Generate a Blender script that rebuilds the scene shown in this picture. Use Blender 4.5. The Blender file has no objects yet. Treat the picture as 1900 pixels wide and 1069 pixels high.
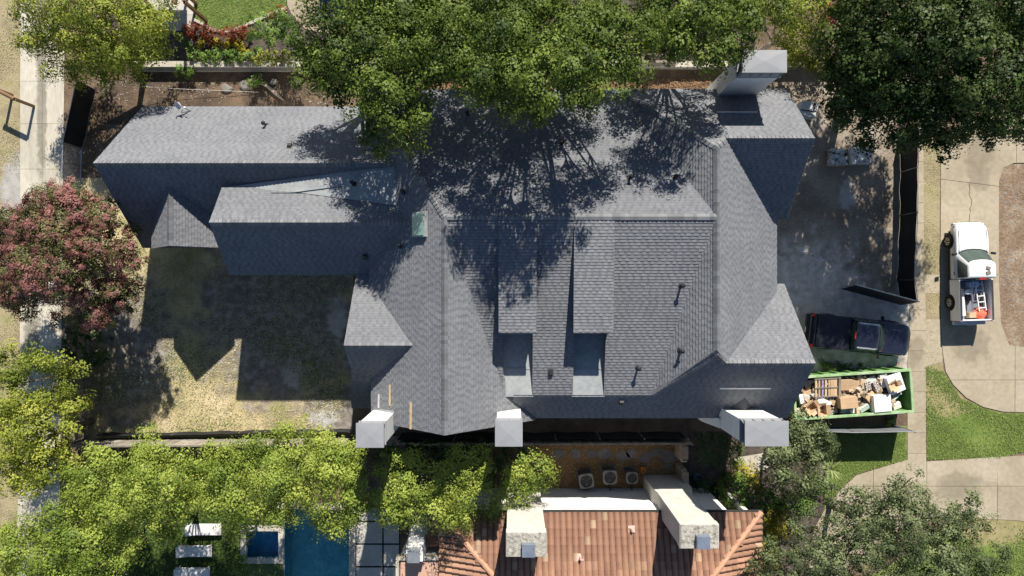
import bpy, math, random
import numpy as np
from mathutils import Vector, Matrix
from mathutils.geometry import tessellate_polygon

# ------------------------------------------------------------------ camera, sky, sun, exposure
CAM_H, FPX, CX, CY = 40.0, 1260.0, 950.0, 534.5        # drone height and lens; photograph is 1900 x 1069
scene = bpy.context.scene
COL = scene.collection
cam_data = bpy.data.cameras.new("camera")
cam_data.sensor_width = 36.0
cam_data.lens = 36.0 * FPX / 1900.0
cam_data.clip_end = 500.0
camera = bpy.data.objects.new("camera", cam_data)
camera.location = (0, 0, CAM_H)
COL.objects.link(camera)
scene.camera = camera

SUN = Vector((0.25, 1.21, 1.0)).normalized()            # direction towards the sun
world = bpy.data.worlds.new("World")
scene.world = world
world.use_nodes = True
wn = world.node_tree.nodes
sky = wn.new("ShaderNodeTexSky")
sky.sky_type = 'NISHITA'
sky.sun_disc = False
sky.sun_elevation = math.asin(SUN.z)
sky.sun_rotation = math.atan2(SUN.x, SUN.y)
sky.air_density = 1.0
sky.dust_density = 0.3
sky.ozone_density = 2.5
world.node_tree.links.new(sky.outputs[0], wn["Background"].inputs[0])
wn["Background"].inputs[1].default_value = 0.064
sun_data = bpy.data.lights.new("sun", 'SUN')
sun_data.energy = 5.0
sun_data.angle = math.radians(0.55)
sun_data.color = (1.0, 0.94, 0.84)
sun = bpy.data.objects.new("sun", sun_data)
sun.rotation_euler = SUN.to_track_quat('Z', 'Y').to_euler()
sun.location = (0, 20, 60)
COL.objects.link(sun)
vs = scene.view_settings
vs.view_transform = 'Standard'
vs.look = 'None'
vs.exposure = 0.74
vs.gamma = 1.0
scene.cycles.max_bounces = 6
scene.cycles.diffuse_bounces = 3
scene.cycles.glossy_bounces = 2
scene.cycles.transparent_max_bounces = 6
scene.cycles.use_denoising = True
scene.cycles.caustics_reflective = False
scene.cycles.caustics_refractive = False

# ------------------------------------------------------------------ helpers
rng = np.random.default_rng(7)
random.seed(7)

def P(px, py, h=0.0):
    """world point at height h seen at a pixel of the photograph"""
    s = (CAM_H - h) / FPX
    return Vector(((px - CX) * s, -(py - CY) * s, h))

class Plane:
    """roof plane z = a + b x + c y"""
    def __init__(self, a, b, c): self.a, self.b, self.c = a, b, c
    def z(self, x, y): return self.a + self.b * x + self.c * y
    def px(self, px, py):
        kx, ky = (px - CX) / FPX, -(py - CY) / FPX
        s = self.b * kx + self.c * ky
        h = (self.a + CAM_H * s) / (1 + s)
        return P(px, py, h)
    def w(self, x, y): return Vector((x, y, self.z(x, y)))
    def n(self): return Vector((-self.b, -self.c, 1)).normalized()

def link(name, mesh, mat=None, parent=None, loc=None):
    o = bpy.data.objects.new(name, mesh)
    COL.objects.link(o)
    if mat is not None and not mesh.materials:
        mesh.materials.append(mat)
    if loc is not None: o.location = loc
    if parent is not None: o.parent = parent
    return o

def tag(o, label=None, cat=None, group=None, kind=None):
    if label: o["label"] = label
    if cat: o["category"] = cat
    if group: o["group"] = group
    if kind: o["kind"] = kind
    return o

def thing(name, label, cat, loc=(0, 0, 0), rotz=0.0, group=None):
    o = bpy.data.objects.new(name, None)
    o.empty_display_size = 0.3
    COL.objects.link(o)
    o.location = loc
    o.rotation_euler = (0, 0, rotz)
    return tag(o, label, cat, group)

def copy_tree(o, parent=None):
    c = o.copy()
    COL.objects.link(c)
    c.parent = parent
    for ch in list(o.children):
        copy_tree(ch, c)
    return c

class MB:
    """collects faces for ONE mesh object"""
    def __init__(self): self.v, self.f, self.t = [], [], []
    def face(self, pts, tone=None):
        i = len(self.v)
        self.v.extend([tuple(p) for p in pts])
        self.f.append(tuple(range(i, i + len(pts))))
        self.t.append(0.5 if tone is None else tone)
    def idx(self, verts, faces, tone=0.5):
        i = len(self.v)
        self.v.extend([tuple(p) for p in verts])
        for f in faces:
            self.f.append(tuple(i + k for k in f)); self.t.append(tone)
    def box(self, c, s, rot=None, taper=1.0, tone=0.5):
        """c centre, s full sizes, rot 3x3 matrix or z angle, taper scales the top"""
        hx, hy, hz = s[0] / 2, s[1] / 2, s[2] / 2
        vs = [Vector((x * (taper if z > 0 else 1), y * (taper if z > 0 else 1), z)) for z in (-hz, hz) for x, y in ((-hx, -hy), (hx, -hy), (hx, hy), (-hx, hy))]
        if rot is not None:
            m = Matrix.Rotation(rot, 3, 'Z') if isinstance(rot, (int, float)) else rot
            vs = [m @ p for p in vs]
        c = Vector(c)
        self.idx([p + c for p in vs], [(3, 2, 1, 0), (4, 5, 6, 7), (0, 1, 5, 4), (1, 2, 6, 5), (2, 3, 7, 6), (3, 0, 4, 7)], tone)
        return self
    def tube(self, a, b, r0, r1=None, n=8, caps=True, tone=0.5):
        a, b = Vector(a), Vector(b)
        r1 = r0 if r1 is None else r1
        d = (b - a).normalized()
        u = d.orthogonal().normalized(); w = d.cross(u)
        ring = [math.tau * k / n for k in range(n)]
        vs = [a + (u * math.cos(t) + w * math.sin(t)) * r0 for t in ring] + [b + (u * math.cos(t) + w * math.sin(t)) * r1 for t in ring]
        fs = [(k, (k + 1) % n, n + (k + 1) % n, n + k) for k in range(n)]
        if caps: fs += [tuple(range(n - 1, -1, -1)), tuple(range(n, 2 * n))]
        self.idx(vs, fs, tone)
        return self
    def path(self, pts, radii, n=7, tone=0.5):
        """a bent tapering tube through points"""
        pts = [Vector(p) for p in pts]
        vs, fs = [], []
        for i, p in enumerate(pts):
            d = (pts[min(i + 1, len(pts) - 1)] - pts[max(i - 1, 0)]).normalized()
            u = d.cross(Vector((0.31, 0.95, 0.05)))
            u = u.normalized() if u.length > 0.05 else d.orthogonal().normalized()
            w = d.cross(u)
            for k in range(n):
                t = math.tau * k / n
                vs.append(p + (u * math.cos(t) + w * math.sin(t)) * radii[i])
        for i in range(len(pts) - 1):
            for k in range(n):
                fs.append((i * n + k, i * n + (k + 1) % n, (i + 1) * n + (k + 1) % n, (i + 1) * n + k))
        fs += [tuple(range(n - 1, -1, -1)), tuple(range((len(pts) - 1) * n, len(pts) * n))]
        self.idx(vs, fs, tone)
        return self
    def slab(self, poly, thick, tone=0.5):
        """polygon (3D, upper face) thickened downwards"""
        n = len(poly)
        top = [Vector(p) for p in poly]
        bot = [p - Vector((0, 0, thick)) for p in top]
        nz = sum((top[i].x * top[(i + 1) % n].y - top[(i + 1) % n].x * top[i].y) for i in range(n))
        if nz < 0: top.reverse(); bot.reverse()
        self.idx(top + bot, [tuple(range(n)), tuple(range(2 * n - 1, n - 1, -1))] + [(i, n + i, n + (i + 1) % n, (i + 1) % n) for i in range(n)], tone)
        return self
    def loft(self, rings, close=True, caps=True, tone=0.5):
        n = len(rings[0]); vs = [p for r in rings for p in r]; fs = []
        m = n if close else n - 1
        for i in range(len(rings) - 1):
            for k in range(m):
                fs.append((i * n + k, i * n + (k + 1) % n, (i + 1) * n + (k + 1) % n, (i + 1) * n + k))
        if caps and close: fs += [tuple(range(n - 1, -1, -1)), tuple(range((len(rings) - 1) * n, len(rings) * n))]
        self.idx(vs, fs, tone)
        return self
    def mesh(self, name, off=None, smooth=False, tones=False):
        m = bpy.data.meshes.new(name)
        vs = self.v
        if off is not None:
            ox, oy, oz = off
            vs = [(x - ox, y - oy, z - oz) for x, y, z in vs]
        m.from_pydata(vs, [], self.f)
        if tones:
            a = m.attributes.new("tone", 'FLOAT', 'FACE')
            a.data.foreach_set("value", self.t)
        if smooth:
            m.shade_smooth()
            m.set_sharp_from_angle(angle=math.radians(38))
        m.update()
        return m
    def build(self, name, mat, parent=None, off=None, smooth=False, tones=False, bevel=0.0, place=False):
        """place: top-level mesh whose origin sits at its own base centre"""
        if place:
            a = np.array(self.v); off = ((a[:, 0].min() + a[:, 0].max()) / 2, (a[:, 1].min() + a[:, 1].max()) / 2, a[:, 2].min())
        if off is None and parent is not None and not getattr(self, "local", False):
            off = tuple(parent_base(parent))
        o = link(name, self.mesh(name, off, smooth, tones), mat, parent, off if place else None)
        if bevel:
            b = o.modifiers.new("bevel", 'BEVEL'); b.width = bevel; b.segments = 2; b.limit_method = 'ANGLE'
        return o

def parent_base(p):
    v = Vector((0, 0, 0))
    while p is not None:
        v += Vector(p.location); p = p.parent
    return v

def LM():
    m = MB(); m.local = True
    return m

def rmat(rx=0, ry=0, rz=0):
    return Matrix.Rotation(rz, 3, 'Z') @ Matrix.Rotation(ry, 3, 'Y') @ Matrix.Rotation(rx, 3, 'X')

def clip(poly, p, n):
    """keep the side of a 2D polygon where (q-p).n >= 0; extra coordinates are interpolated"""
    out = []
    for i in range(len(poly)):
        a, b = poly[i], poly[(i + 1) % len(poly)]
        da = (a[0] - p[0]) * n[0] + (a[1] - p[1]) * n[1]
        db = (b[0] - p[0]) * n[0] + (b[1] - p[1]) * n[1]
        if da >= 0: out.append(a)
        if (da >= 0) != (db >= 0):
            t = da / (da - db)
            out.append(tuple(a[k] + (b[k] - a[k]) * t for k in range(len(a))))
    return out

def split_polys(poly, cuts):
    """cut a 2D polygon along lines ((px,py),(nx,ny))"""
    polys = [poly]
    for p, n in cuts:
        nxt = []
        for q in polys:
            for s in (1, -1):
                c = clip(q, p, (n[0] * s, n[1] * s))
                if len(c) >= 3 and abs(area2(c)) > 0.02: nxt.append(c)
        polys = nxt
    return polys

def area2(q):
    return sum(q[i][0] * q[(i + 1) % len(q)][1] - q[(i + 1) % len(q)][0] * q[i][1] for i in range(len(q))) / 2

def inset(poly, d):
    """shrink a polygon a little towards its inside (convex or nearly so)"""
    n = len(poly); s = 1 if area2(poly) > 0 else -1; out = []
    for i in range(n):
        p0, p1, p2 = Vector(poly[i - 1][:2]), Vector(poly[i][:2]), Vector(poly[(i + 1) % n][:2])
        e1 = (p1 - p0); e2 = (p2 - p1)
        if e1.length < 1e-6 or e2.length < 1e-6: out.append(tuple(p1)); continue
        e1.normalize(); e2.normalize()
        n1 = Vector((-e1.y, e1.x)) * s; n2 = Vector((-e2.y, e2.x)) * s
        b = n1 + n2
        k = d / max(0.35, 1 + n1.dot(n2)) if b.length > 0.1 else 0
        out.append((p1.x + b.x * k, p1.y + b.y * k))
    return out

# ------------------------------------------------------------------ materials
MATS = {}
def M(name, cols, scale=3.0, rough=0.85, bump=0.0, bscale=40.0, rnd=0.0, tone=0.0, fine=0.25, fscale=30.0, metal=0.0, spec=0.3, detail=6.0, stretch=None, lo=0.3, hi=0.7, coat=0.0, coords='Object', trans=0.0):
    m = bpy.data.materials.new(name); m.use_nodes = True
    nt = m.node_tree; N = nt.nodes; L = nt.links
    b = N["Principled BSDF"]
    b.inputs["Roughness"].default_value = rough
    b.inputs["Metallic"].default_value = metal
    b.inputs["Specular IOR Level"].default_value = spec
    b.inputs["Coat Weight"].default_value = coat
    tc = N.new("ShaderNodeTexCoord")
    src = tc.outputs[coords]
    if stretch:
        mp = N.new("ShaderNodeMapping"); mp.inputs["Scale"].default_value = stretch
        L.new(src, mp.inputs[0]); src = mp.outputs[0]
    no = N.new("ShaderNodeTexNoise"); no.inputs["Scale"].default_value = scale; no.inputs["Detail"].default_value = detail
    no.inputs["Roughness"].default_value = 0.6
    L.new(src, no.inputs["Vector"])
    rp = N.new("ShaderNodeValToRGB")
    el = rp.color_ramp.elements
    while len(el) < len(cols): el.new(0.5)
    for i, c in enumerate(cols):
        el[i].position = lo + (hi - lo) * (i / max(1, len(cols) - 1)); el[i].color = (*c, 1)
    L.new(no.outputs[0], rp.inputs[0])
    col = rp.outputs[0]
    def mul(colr, fac_socket, lo_, hi_):
        mr = N.new("ShaderNodeMapRange"); mr.inputs[3].default_value = lo_; mr.inputs[4].default_value = hi_
        L.new(fac_socket, mr.inputs[0])
        hs = N.new("ShaderNodeHueSaturation"); L.new(mr.outputs[0], hs.inputs["Value"]); L.new(colr, hs.inputs["Color"])
        return hs.outputs[0]
    if fine:
        n2 = N.new("ShaderNodeTexNoise"); n2.inputs["Scale"].default_value = fscale; n2.inputs["Detail"].default_value = 4
        L.new(src, n2.inputs["Vector"])
        col = mul(col, n2.outputs[0], 1 - fine * 1.6, 1 + fine * 1.6)
    if rnd:
        oi = N.new("ShaderNodeObjectInfo"); col = mul(col, oi.outputs["Random"], 1 - rnd, 1 + rnd)
    if tone:
        at = N.new("ShaderNodeAttribute"); at.attribute_name = "tone"; col = mul(col, at.outputs["Fac"], 1 - tone, 1 + tone)
    L.new(col, b.inputs["Base Color"])
    if bump:
        n3 = N.new("ShaderNodeTexNoise"); n3.inputs["Scale"].default_value = bscale; n3.inputs["Detail"].default_value = 5
        L.new(src, n3.inputs["Vector"])
        bp = N.new("ShaderNodeBump"); bp.inputs["Strength"].default_value = bump; bp.inputs["Distance"].default_value = 0.05
        L.new(n3.outputs[0], bp.inputs["Height"]); L.new(bp.outputs[0], b.inputs["Normal"])
    MATS[name] = m
    return m

def leaf_mat(name, dark, mid, light, trans=0.22, rough=0.5):
    m = bpy.data.materials.new(name); m.use_nodes = True
    nt = m.node_tree; N = nt.nodes; L = nt.links
    b = N["Principled BSDF"]; out = N["Material Output"]
    b.inputs["Roughness"].default_value = rough; b.inputs["Specular IOR Level"].default_value = 0.18
    at = N.new("ShaderNodeAttribute"); at.attribute_name = "tone"
    rp = N.new("ShaderNodeValToRGB"); el = rp.color_ramp.elements; el.new(0.5)
    for i, c in enumerate((dark, mid, light)): el[i].position = (0.08, 0.5, 0.95)[i]; el[i].color = (*c, 1)
    L.new(at.outputs["Fac"], rp.inputs[0]); L.new(rp.outputs[0], b.inputs["Base Color"])
    tr = N.new("ShaderNodeBsdfTranslucent"); hs = N.new("ShaderNodeHueSaturation"); hs.inputs["Value"].default_value = 1.25; hs.inputs["Hue"].default_value = 0.49
    L.new(rp.outputs[0], hs.inputs["Color"]); L.new(hs.outputs[0], tr.inputs[0])
    mx = N.new("ShaderNodeMixShader"); mx.inputs[0].default_value = trans
    L.new(b.outputs[0], mx.inputs[1]); L.new(tr.outputs[0], mx.inputs[2]); L.new(mx.outputs[0], out.inputs[0])
    return m

def glass_mat(name, tint, alpha, rough=0.03):
    """a tinted pane: glossy coat over a partly see-through sheet"""
    m = bpy.data.materials.new(name); m.use_nodes = True
    nt = m.node_tree; N = nt.nodes; L = nt.links
    b = N["Principled BSDF"]; out = N["Material Output"]
    b.inputs["Base Color"].default_value = (*tint, 1); b.inputs["Roughness"].default_value = rough
    b.inputs["Specular IOR Level"].default_value = 0.6
    t = N.new("ShaderNodeBsdfTransparent"); t.inputs[0].default_value = (0.55 + tint[0] * .6, 0.6 + tint[1] * .6, 0.58 + tint[2] * .6, 1)
    mx = N.new("ShaderNodeMixShader"); mx.inputs[0].default_value = 1 - alpha
    L.new(b.outputs[0], mx.inputs[1]); L.new(t.outputs[0], mx.inputs[2]); L.new(mx.outputs[0], out.inputs[0])
    return m

def water_mat(name, tint):
    m = bpy.data.materials.new(name); m.use_nodes = True
    nt = m.node_tree; N = nt.nodes; L = nt.links
    out = N["Material Output"]; N.remove(N["Principled BSDF"])
    t = N.new("ShaderNodeBsdfTransparent"); t.inputs[0].default_value = (*tint, 1)
    g = N.new("ShaderNodeBsdfGlossy"); g.inputs["Roughness"].default_value = 0.03
    fr = N.new("ShaderNodeFresnel"); fr.inputs[0].default_value = 1.5
    n = N.new("ShaderNodeTexNoise"); n.inputs["Scale"].default_value = 3.0; n.inputs["Detail"].default_value = 3
    tc = N.new("ShaderNodeTexCoord"); L.new(tc.outputs["Object"], n.inputs["Vector"])
    bp = N.new("ShaderNodeBump"); bp.inputs["Strength"].default_value = 0.5; bp.inputs["Distance"].default_value = 0.08
    L.new(n.outputs[0], bp.inputs["Height"]); L.new(bp.outputs[0], g.inputs["Normal"]); L.new(bp.outputs[0], fr.inputs["Normal"])
    mx = N.new("ShaderNodeMixShader"); L.new(fr.outputs[0], mx.inputs[0]); L.new(t.outputs[0], mx.inputs[1]); L.new(g.outputs[0], mx.inputs[2])
    L.new(mx.outputs[0], out.inputs[0])
    return m

m_soil = M("soil", [(.085, .06, .042), (.15, .105, .07), (.20, .15, .10)], 0.9, bump=.6, bscale=9, fine=.35, fscale=14)
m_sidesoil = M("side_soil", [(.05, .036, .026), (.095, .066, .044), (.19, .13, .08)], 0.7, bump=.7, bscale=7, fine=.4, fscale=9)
m_frontsoil = M("front_soil", [(.17, .135, .10), (.26, .215, .165), (.37, .33, .28)], 0.55, bump=.6, bscale=6, fine=.35, fscale=10)
m_mud = M("dried_mud", [(.27, .24, .20), (.36, .33, .285), (.42, .39, .34)], 0.8, bump=.5, bscale=8, fine=.25, fscale=9)
m_verge = M("dry_verge", [(.20, .17, .10), (.33, .275, .165), (.25, .235, .10)], 0.8, bump=.5, bscale=14, fine=.4, fscale=16)
m_backlawn = M("back_lawn", [(.25, .235, .105), (.44, .365, .20), (.55, .455, .285)], 0.35, bump=.6, bscale=16, fine=.45, fscale=12, lo=.36, hi=.64)
m_dirtpatch = M("bare_patch", [(.11, .09, .07), (.16, .13, .10), (.24, .21, .18)], 0.6, bump=.6, bscale=8, fine=.5, fscale=9)
m_lawn = M("green_lawn", [(.10, .15, .032), (.145, .20, .045), (.20, .23, .065)], 0.5, bump=.5, bscale=22, fine=.35, fscale=18)
m_drylawn = M("half_dry_lawn", [(.10, .16, .03), (.14, .195, .04), (.19, .215, .06)], 0.4, bump=.5, bscale=22, fine=.35, fscale=16)
m_shadelawn = M("shade_lawn", [(.04, .07, .02), (.07, .11, .03), (.10, .13, .04)], 0.8, bump=.6, bscale=14, fine=.5, fscale=10)  # lawn green darkened: the shade under the trees is in the colour
m_mulch = M("mulch", [(.045, .036, .034), (.085, .066, .058), (.14, .11, .09)], 2.0, bump=.7, bscale=20, fine=.5, fscale=22)
m_concrete = M("concrete_tan", [(.285, .24, .17), (.345, .295, .215), (.39, .34, .255)], 0.35, rough=.9, bump=.15, bscale=30, rnd=.05, fine=.16, fscale=4)
m_alley = M("concrete_alley", [(.37, .34, .27), (.46, .425, .35), (.52, .485, .41)], 0.4, rough=.9, bump=.15, bscale=30, rnd=.05, fine=.18, fscale=3.5, stretch=(1.6, .5, 1))
m_joint = M("joint_dirt", [(.10, .085, .06), (.16, .135, .095)], 3, fine=.3)
m_gravel = M("brown_gravel", [(.13, .075, .03), (.24, .14, .06), (.36, .25, .14)], 9.0, bump=.9, bscale=28, fine=.5, fscale=40)
m_flag = M("flagstone", [(.14, .125, .115), (.22, .20, .185)], 2.5, bump=.3, bscale=9, rnd=.25)
m_patio = M("patio_slab", [(.40, .38, .345), (.50, .475, .43)], 1.2, bump=.1, rnd=.06, fine=.14, fscale=5)
m_coping = M("coping_stone", [(.40, .365, .30), (.52, .48, .41)], 2.0, bump=.15, rnd=.05)
m_pooltile = M("pool_plaster", [(.22, .52, .56), (.44, .76, .76), (.66, .90, .88)], 1.5, fine=.25, fscale=5)  # pale mottling in the colour stands in for rippling light on the bottom
m_water = water_mat("pool_water", (.60, .95, .97))
m_deepwater = water_mat("blue_pool_water", (.30, .66, .88))
m_shingle = M("asphalt_shingle", [(.145, .150, .163), (.163, .168, .181), (.178, .182, .194)], .6, rough=.95, bump=.2, bscale=120, tone=.32, fine=.08, fscale=50, spec=.15)
m_cap = M("ridge_cap_shingle", [(.165, .168, .177), (.188, .191, .20)], 2.0, rough=.95, tone=.25, fine=.2, fscale=60, spec=.15)
m_fascia = M("fascia_grey", [(.12, .123, .13), (.14, .143, .15)], 2, fine=.1)
m_membrane = M("roof_membrane", [(.23, .245, .25), (.28, .296, .30), (.32, .335, .337)], 0.9, rough=.8, fine=.18, fscale=5)
m_stucco = M("white_stucco", [(.70, .69, .66), (.78, .77, .74)], 1.3, rough=.9, bump=.15, bscale=45, fine=.08, fscale=12)
m_oldstucco = M("old_stucco", [(.47, .45, .40), (.58, .56, .51)], 1.8, rough=.9, bump=.3, bscale=30, fine=.14, fscale=14)
m_whitebrick = M("painted_brick", [(.66, .655, .63), (.76, .755, .73)], 2.3, rough=.85, bump=.35, bscale=24, fine=.12, fscale=18)
m_capmetal = M("galvanised_cap", [(.245, .25, .265), (.285, .29, .305)], 1.2, rough=.65, metal=.1, fine=.06)
m_black = M("black_rubber", [(.012, .012, .013), (.02, .02, .021)], 5, rough=.75)
m_pipe = M("vent_black", [(.02, .02, .022), (.035, .035, .038)], 5, rough=.6)
m_steel = M("steel", [(.40, .41, .43), (.52, .53, .55)], 4, rough=.4, metal=.7, fine=.05)
m_skyglass = M("skylight_glass", [(.14, .27, .235), (.22, .36, .315)], 1.8, rough=.12, spec=.7, fine=.05, coat=.5)
m_wood = M("raw_timber", [(.42, .30, .16), (.55, .41, .24)], 3, stretch=(1, 1, 1), rough=.8, rnd=.15, bump=.1)
m_weathered = M("weathered_wood", [(.19, .165, .13), (.30, .265, .215), (.36, .32, .27)], 2.0, rough=.9, bump=.3, bscale=20, tone=.3, fine=.25)
m_brownwood = M("stained_wood", [(.14, .075, .04), (.20, .11, .06)], 3, rough=.7, fine=.2)
m_screen = M("black_screen_cloth", [(.012, .013, .015), (.022, .023, .026)], 1.3, rough=.75, bump=.3, bscale=3, fine=.15)
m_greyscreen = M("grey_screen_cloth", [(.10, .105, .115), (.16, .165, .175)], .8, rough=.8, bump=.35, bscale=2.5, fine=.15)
m_wallstone = M("garden_wall_cap", [(.38, .345, .28), (.50, .46, .385)], 1.5, rough=.9, bump=.25, rnd=.05, fine=.2, fscale=8)
m_wallface = M("garden_wall_face", [(.17, .165, .155), (.24, .23, .215)], 1.2, rough=.9, bump=.2, fine=.2, fscale=6)
m_tile = M("clay_tile", [(.27, .145, .095), (.325, .18, .12), (.31, .195, .125)], .9, rough=.85, rnd=.10, bump=.2, bscale=30, fine=.14, fscale=10, tone=.2)
m_tiledeck = M("tile_underlay", [(.13, .07, .05), (.17, .09, .065)], 3)
m_hiptile = M("hip_tile", [(.42, .22, .14), (.50, .275, .18)], 2, rough=.85, rnd=.1, fine=.12)
m_pinkroof = M("flat_pink_roof", [(.46, .28, .20), (.52, .325, .24)], .9, rough=.9, fine=.1, fscale=6)
m_oldstone = M("lichen_crown", [(.17, .16, .14), (.32, .30, .26), (.42, .40, .35)], 5.0, rough=.95, bump=.5, bscale=14, fine=.4, fscale=18, lo=.36, hi=.6)
m_brick = M("tan_brick", [(.36, .28, .20), (.46, .37, .28)], 4, rough=.9, bump=.3, rnd=.15, tone=.25, fine=.2)
m_acgrey = M("unit_casing", [(.15, .142, .128), (.20, .19, .17)], 2, rough=.6, fine=.08)
m_grille = M("dark_grille", [(.03, .03, .03), (.05, .05, .05)], 4, rough=.6)
m_blade = M("fan_blade", [(.10, .10, .10), (.17, .17, .165)], 4, rough=.4, metal=.3)
m_orange = M("orange_plastic", [(.80, .30, .02), (.85, .36, .04)], 4, rough=.45)
m_bluepot = M("blue_glaze", [(.10, .16, .27), (.16, .23, .34)], 4, rough=.3)
m_red = M("red_plastic", [(.45, .03, .02), (.55, .05, .03)], 4, rough=.3)
m_coral = M("coral_cloth", [(.62, .10, .05), (.78, .20, .12)], 6, rough=.8, bump=.5, bscale=10)
m_whitepaint = M("white_car_paint", [(.74, .75, .76), (.78, .79, .80)], .5, rough=.22, spec=.5, fine=.02, coat=.6)
m_darkpaint = M("navy_black_paint", [(.014, .017, .032), (.018, .022, .04)], .5, rough=.18, spec=.5, fine=.03, coat=.5)
m_bedcover = M("vinyl_cover", [(.014, .016, .026), (.024, .026, .036), (.07, .075, .085)], 1.3, rough=.45, fine=.15, lo=.45, hi=.8)
m_bedliner = M("bed_floor", [(.16, .17, .20), (.24, .25, .28)], 2, rough=.6)
m_carglass = glass_mat("car_glass", (.055, .08, .07), .72)
m_seat = M("grey_seat", [(.10, .10, .10), (.15, .15, .145)], 4)
m_rim = M("alloy_rim", [(.42, .42, .43), (.52, .52, .53)], 4, rough=.35, metal=.6)
m_green = M("dumpster_green", [(.085, .20, .055), (.13, .27, .08), (.20, .33, .15)], 1.1, rough=.6, fine=.2, fscale=6)
m_greenrim = M("dumpster_rim", [(.20, .34, .14), (.28, .41, .21), (.40, .47, .33)], 2.2, rough=.6, fine=.2, fscale=9)
m_card = M("cardboard", [(.44, .30, .18), (.53, .37, .23)], 2.2, rough=.9, rnd=.16, fine=.1)
m_cardlight = M("pale_cardboard", [(.46, .34, .215), (.55, .42, .28)], 2.2, rough=.9, rnd=.12, fine=.1)
m_white = M("white_foam", [(.72, .72, .71), (.80, .80, .79)], 2, rough=.7, rnd=.05, fine=.05)
m_offwhite = M("dusty_white", [(.50, .49, .47), (.68, .67, .65)], 4, rough=.8, rnd=.12, fine=.2)
m_plastic = M("clear_sheet", [(.42, .50, .46), (.58, .64, .60)], 5, rough=.25, bump=.8, bscale=9, rnd=.1)
m_purple = M("violet_wrap", [(.22, .18, .42), (.42, .38, .58)], 8, rough=.5, bump=.5, bscale=9)
m_bag = M("black_bag", [(.012, .012, .014), (.05, .05, .055)], 8, rough=.3, bump=.9, bscale=8)
m_pattern = M("printed_trays", [(.10, .06, .05), (.60, .55, .50)], 16, rough=.7, lo=.46, hi=.54)
m_lounger = M("lounger_fabric", [(.58, .57, .55), (.66, .65, .63)], 3, rough=.85, fine=.08)
m_rock = M("pale_rock", [(.22, .20, .175), (.36, .34, .31)], 3, rough=.95, bump=.4, tone=.3)
m_bark = M("bark", [(.10, .08, .06), (.19, .155, .12)], 4, rough=.95, bump=.7, bscale=14, fine=.3)
m_palebark = M("pale_bark", [(.30, .255, .20), (.44, .38, .31)], 4, rough=.95, bump=.4, fine=.2)
m_wire = M("white_cable", [(.55, .54, .50), (.62, .61, .58)], 3, rough=.6)
m_drygrass = M("straw_blades", [(.32, .28, .15), (.44, .385, .23)], 2, tone=.3)
m_greengrass = M("green_blades", [(.10, .15, .03), (.16, .21, .05)], 2, tone=.35)

def blend_patch(mat, cols, patches, scale=1.2, amount=1.0):
    """bare ground with soft ragged edges inside a yard's own material; patches: (centre, rx, ry)"""
    nt = mat.node_tree; N = nt.nodes; L = nt.links; b = N["Principled BSDF"]
    old = b.inputs["Base Color"].links[0].from_socket
    tc = N.new("ShaderNodeTexCoord"); no = N.new("ShaderNodeTexNoise"); no.inputs["Scale"].default_value = scale; no.inputs["Detail"].default_value = 7
    L.new(tc.outputs["Object"], no.inputs["Vector"])
    fac = None
    for c, rx, ry in patches:
        mp = N.new("ShaderNodeMapping"); mp.inputs["Location"].default_value = (-c.x / rx, -c.y / ry, 0); mp.inputs["Scale"].default_value = (1 / rx, 1 / ry, 0)
        L.new(tc.outputs["Object"], mp.inputs[0])
        ln = N.new("ShaderNodeVectorMath"); ln.operation = 'LENGTH'; L.new(mp.outputs[0], ln.inputs[0])
        ad = N.new("ShaderNodeMath"); ad.operation = 'MULTIPLY_ADD'; L.new(no.outputs[0], ad.inputs[0]); ad.inputs[1].default_value = 1.5; L.new(ln.outputs["Value"], ad.inputs[2])
        mr = N.new("ShaderNodeMapRange"); mr.interpolation_type = 'SMOOTHSTEP'
        mr.inputs[1].default_value = 1.45; mr.inputs[2].default_value = 1.95; mr.inputs[3].default_value = amount; mr.inputs[4].default_value = 0
        L.new(ad.outputs[0], mr.inputs[0])
        if fac is None: fac = mr.outputs[0]
        else:
            mxm = N.new("ShaderNodeMath"); mxm.operation = 'MAXIMUM'; L.new(fac, mxm.inputs[0]); L.new(mr.outputs[0], mxm.inputs[1]); fac = mxm.outputs[0]
    n2 = N.new("ShaderNodeTexNoise"); n2.inputs["Scale"].default_value = 2.2; n2.inputs["Detail"].default_value = 8; L.new(tc.outputs["Object"], n2.inputs["Vector"])
    rp = N.new("ShaderNodeValToRGB"); el = rp.color_ramp.elements
    while len(el) < len(cols): el.new(.5)
    for i, c in enumerate(cols): el[i].position = .34 + .34 * i / (len(cols) - 1); el[i].color = (*c, 1)
    L.new(n2.outputs[0], rp.inputs[0])
    mx = N.new("ShaderNodeMix"); mx.data_type = 'RGBA'; L.new(fac, mx.inputs[0]); L.new(old, mx.inputs[6]); L.new(rp.outputs[0], mx.inputs[7])
    L.new(mx.outputs[2], b.inputs["Base Color"])
blend_patch(m_backlawn, [(.14, .125, .105), (.21, .185, .16), (.34, .315, .29)], [(P(520, 590), 5.2, 5.4), (P(620, 760), 2.0, 1.6), (P(230, 650), 3.4, 4.5)])
blend_patch(m_frontsoil, [(.40, .355, .295), (.52, .475, .41), (.62, .58, .52)], [(P(1490, 560), 4.2, 3.6), (P(1600, 610), 4.5, 2.6)])
blend_patch(m_backlawn, [(.36, .35, .335), (.52, .51, .50)], [(P(625, 590), .55, 1.3), (P(545, 692), .6, .9), (P(600, 775), .9, .5)], 2.6, .8)
blend_patch(m_frontsoil, [(.33, .31, .28), (.45, .43, .40)], [(P(1572, 362), .5, .9)], 3.0)
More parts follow.
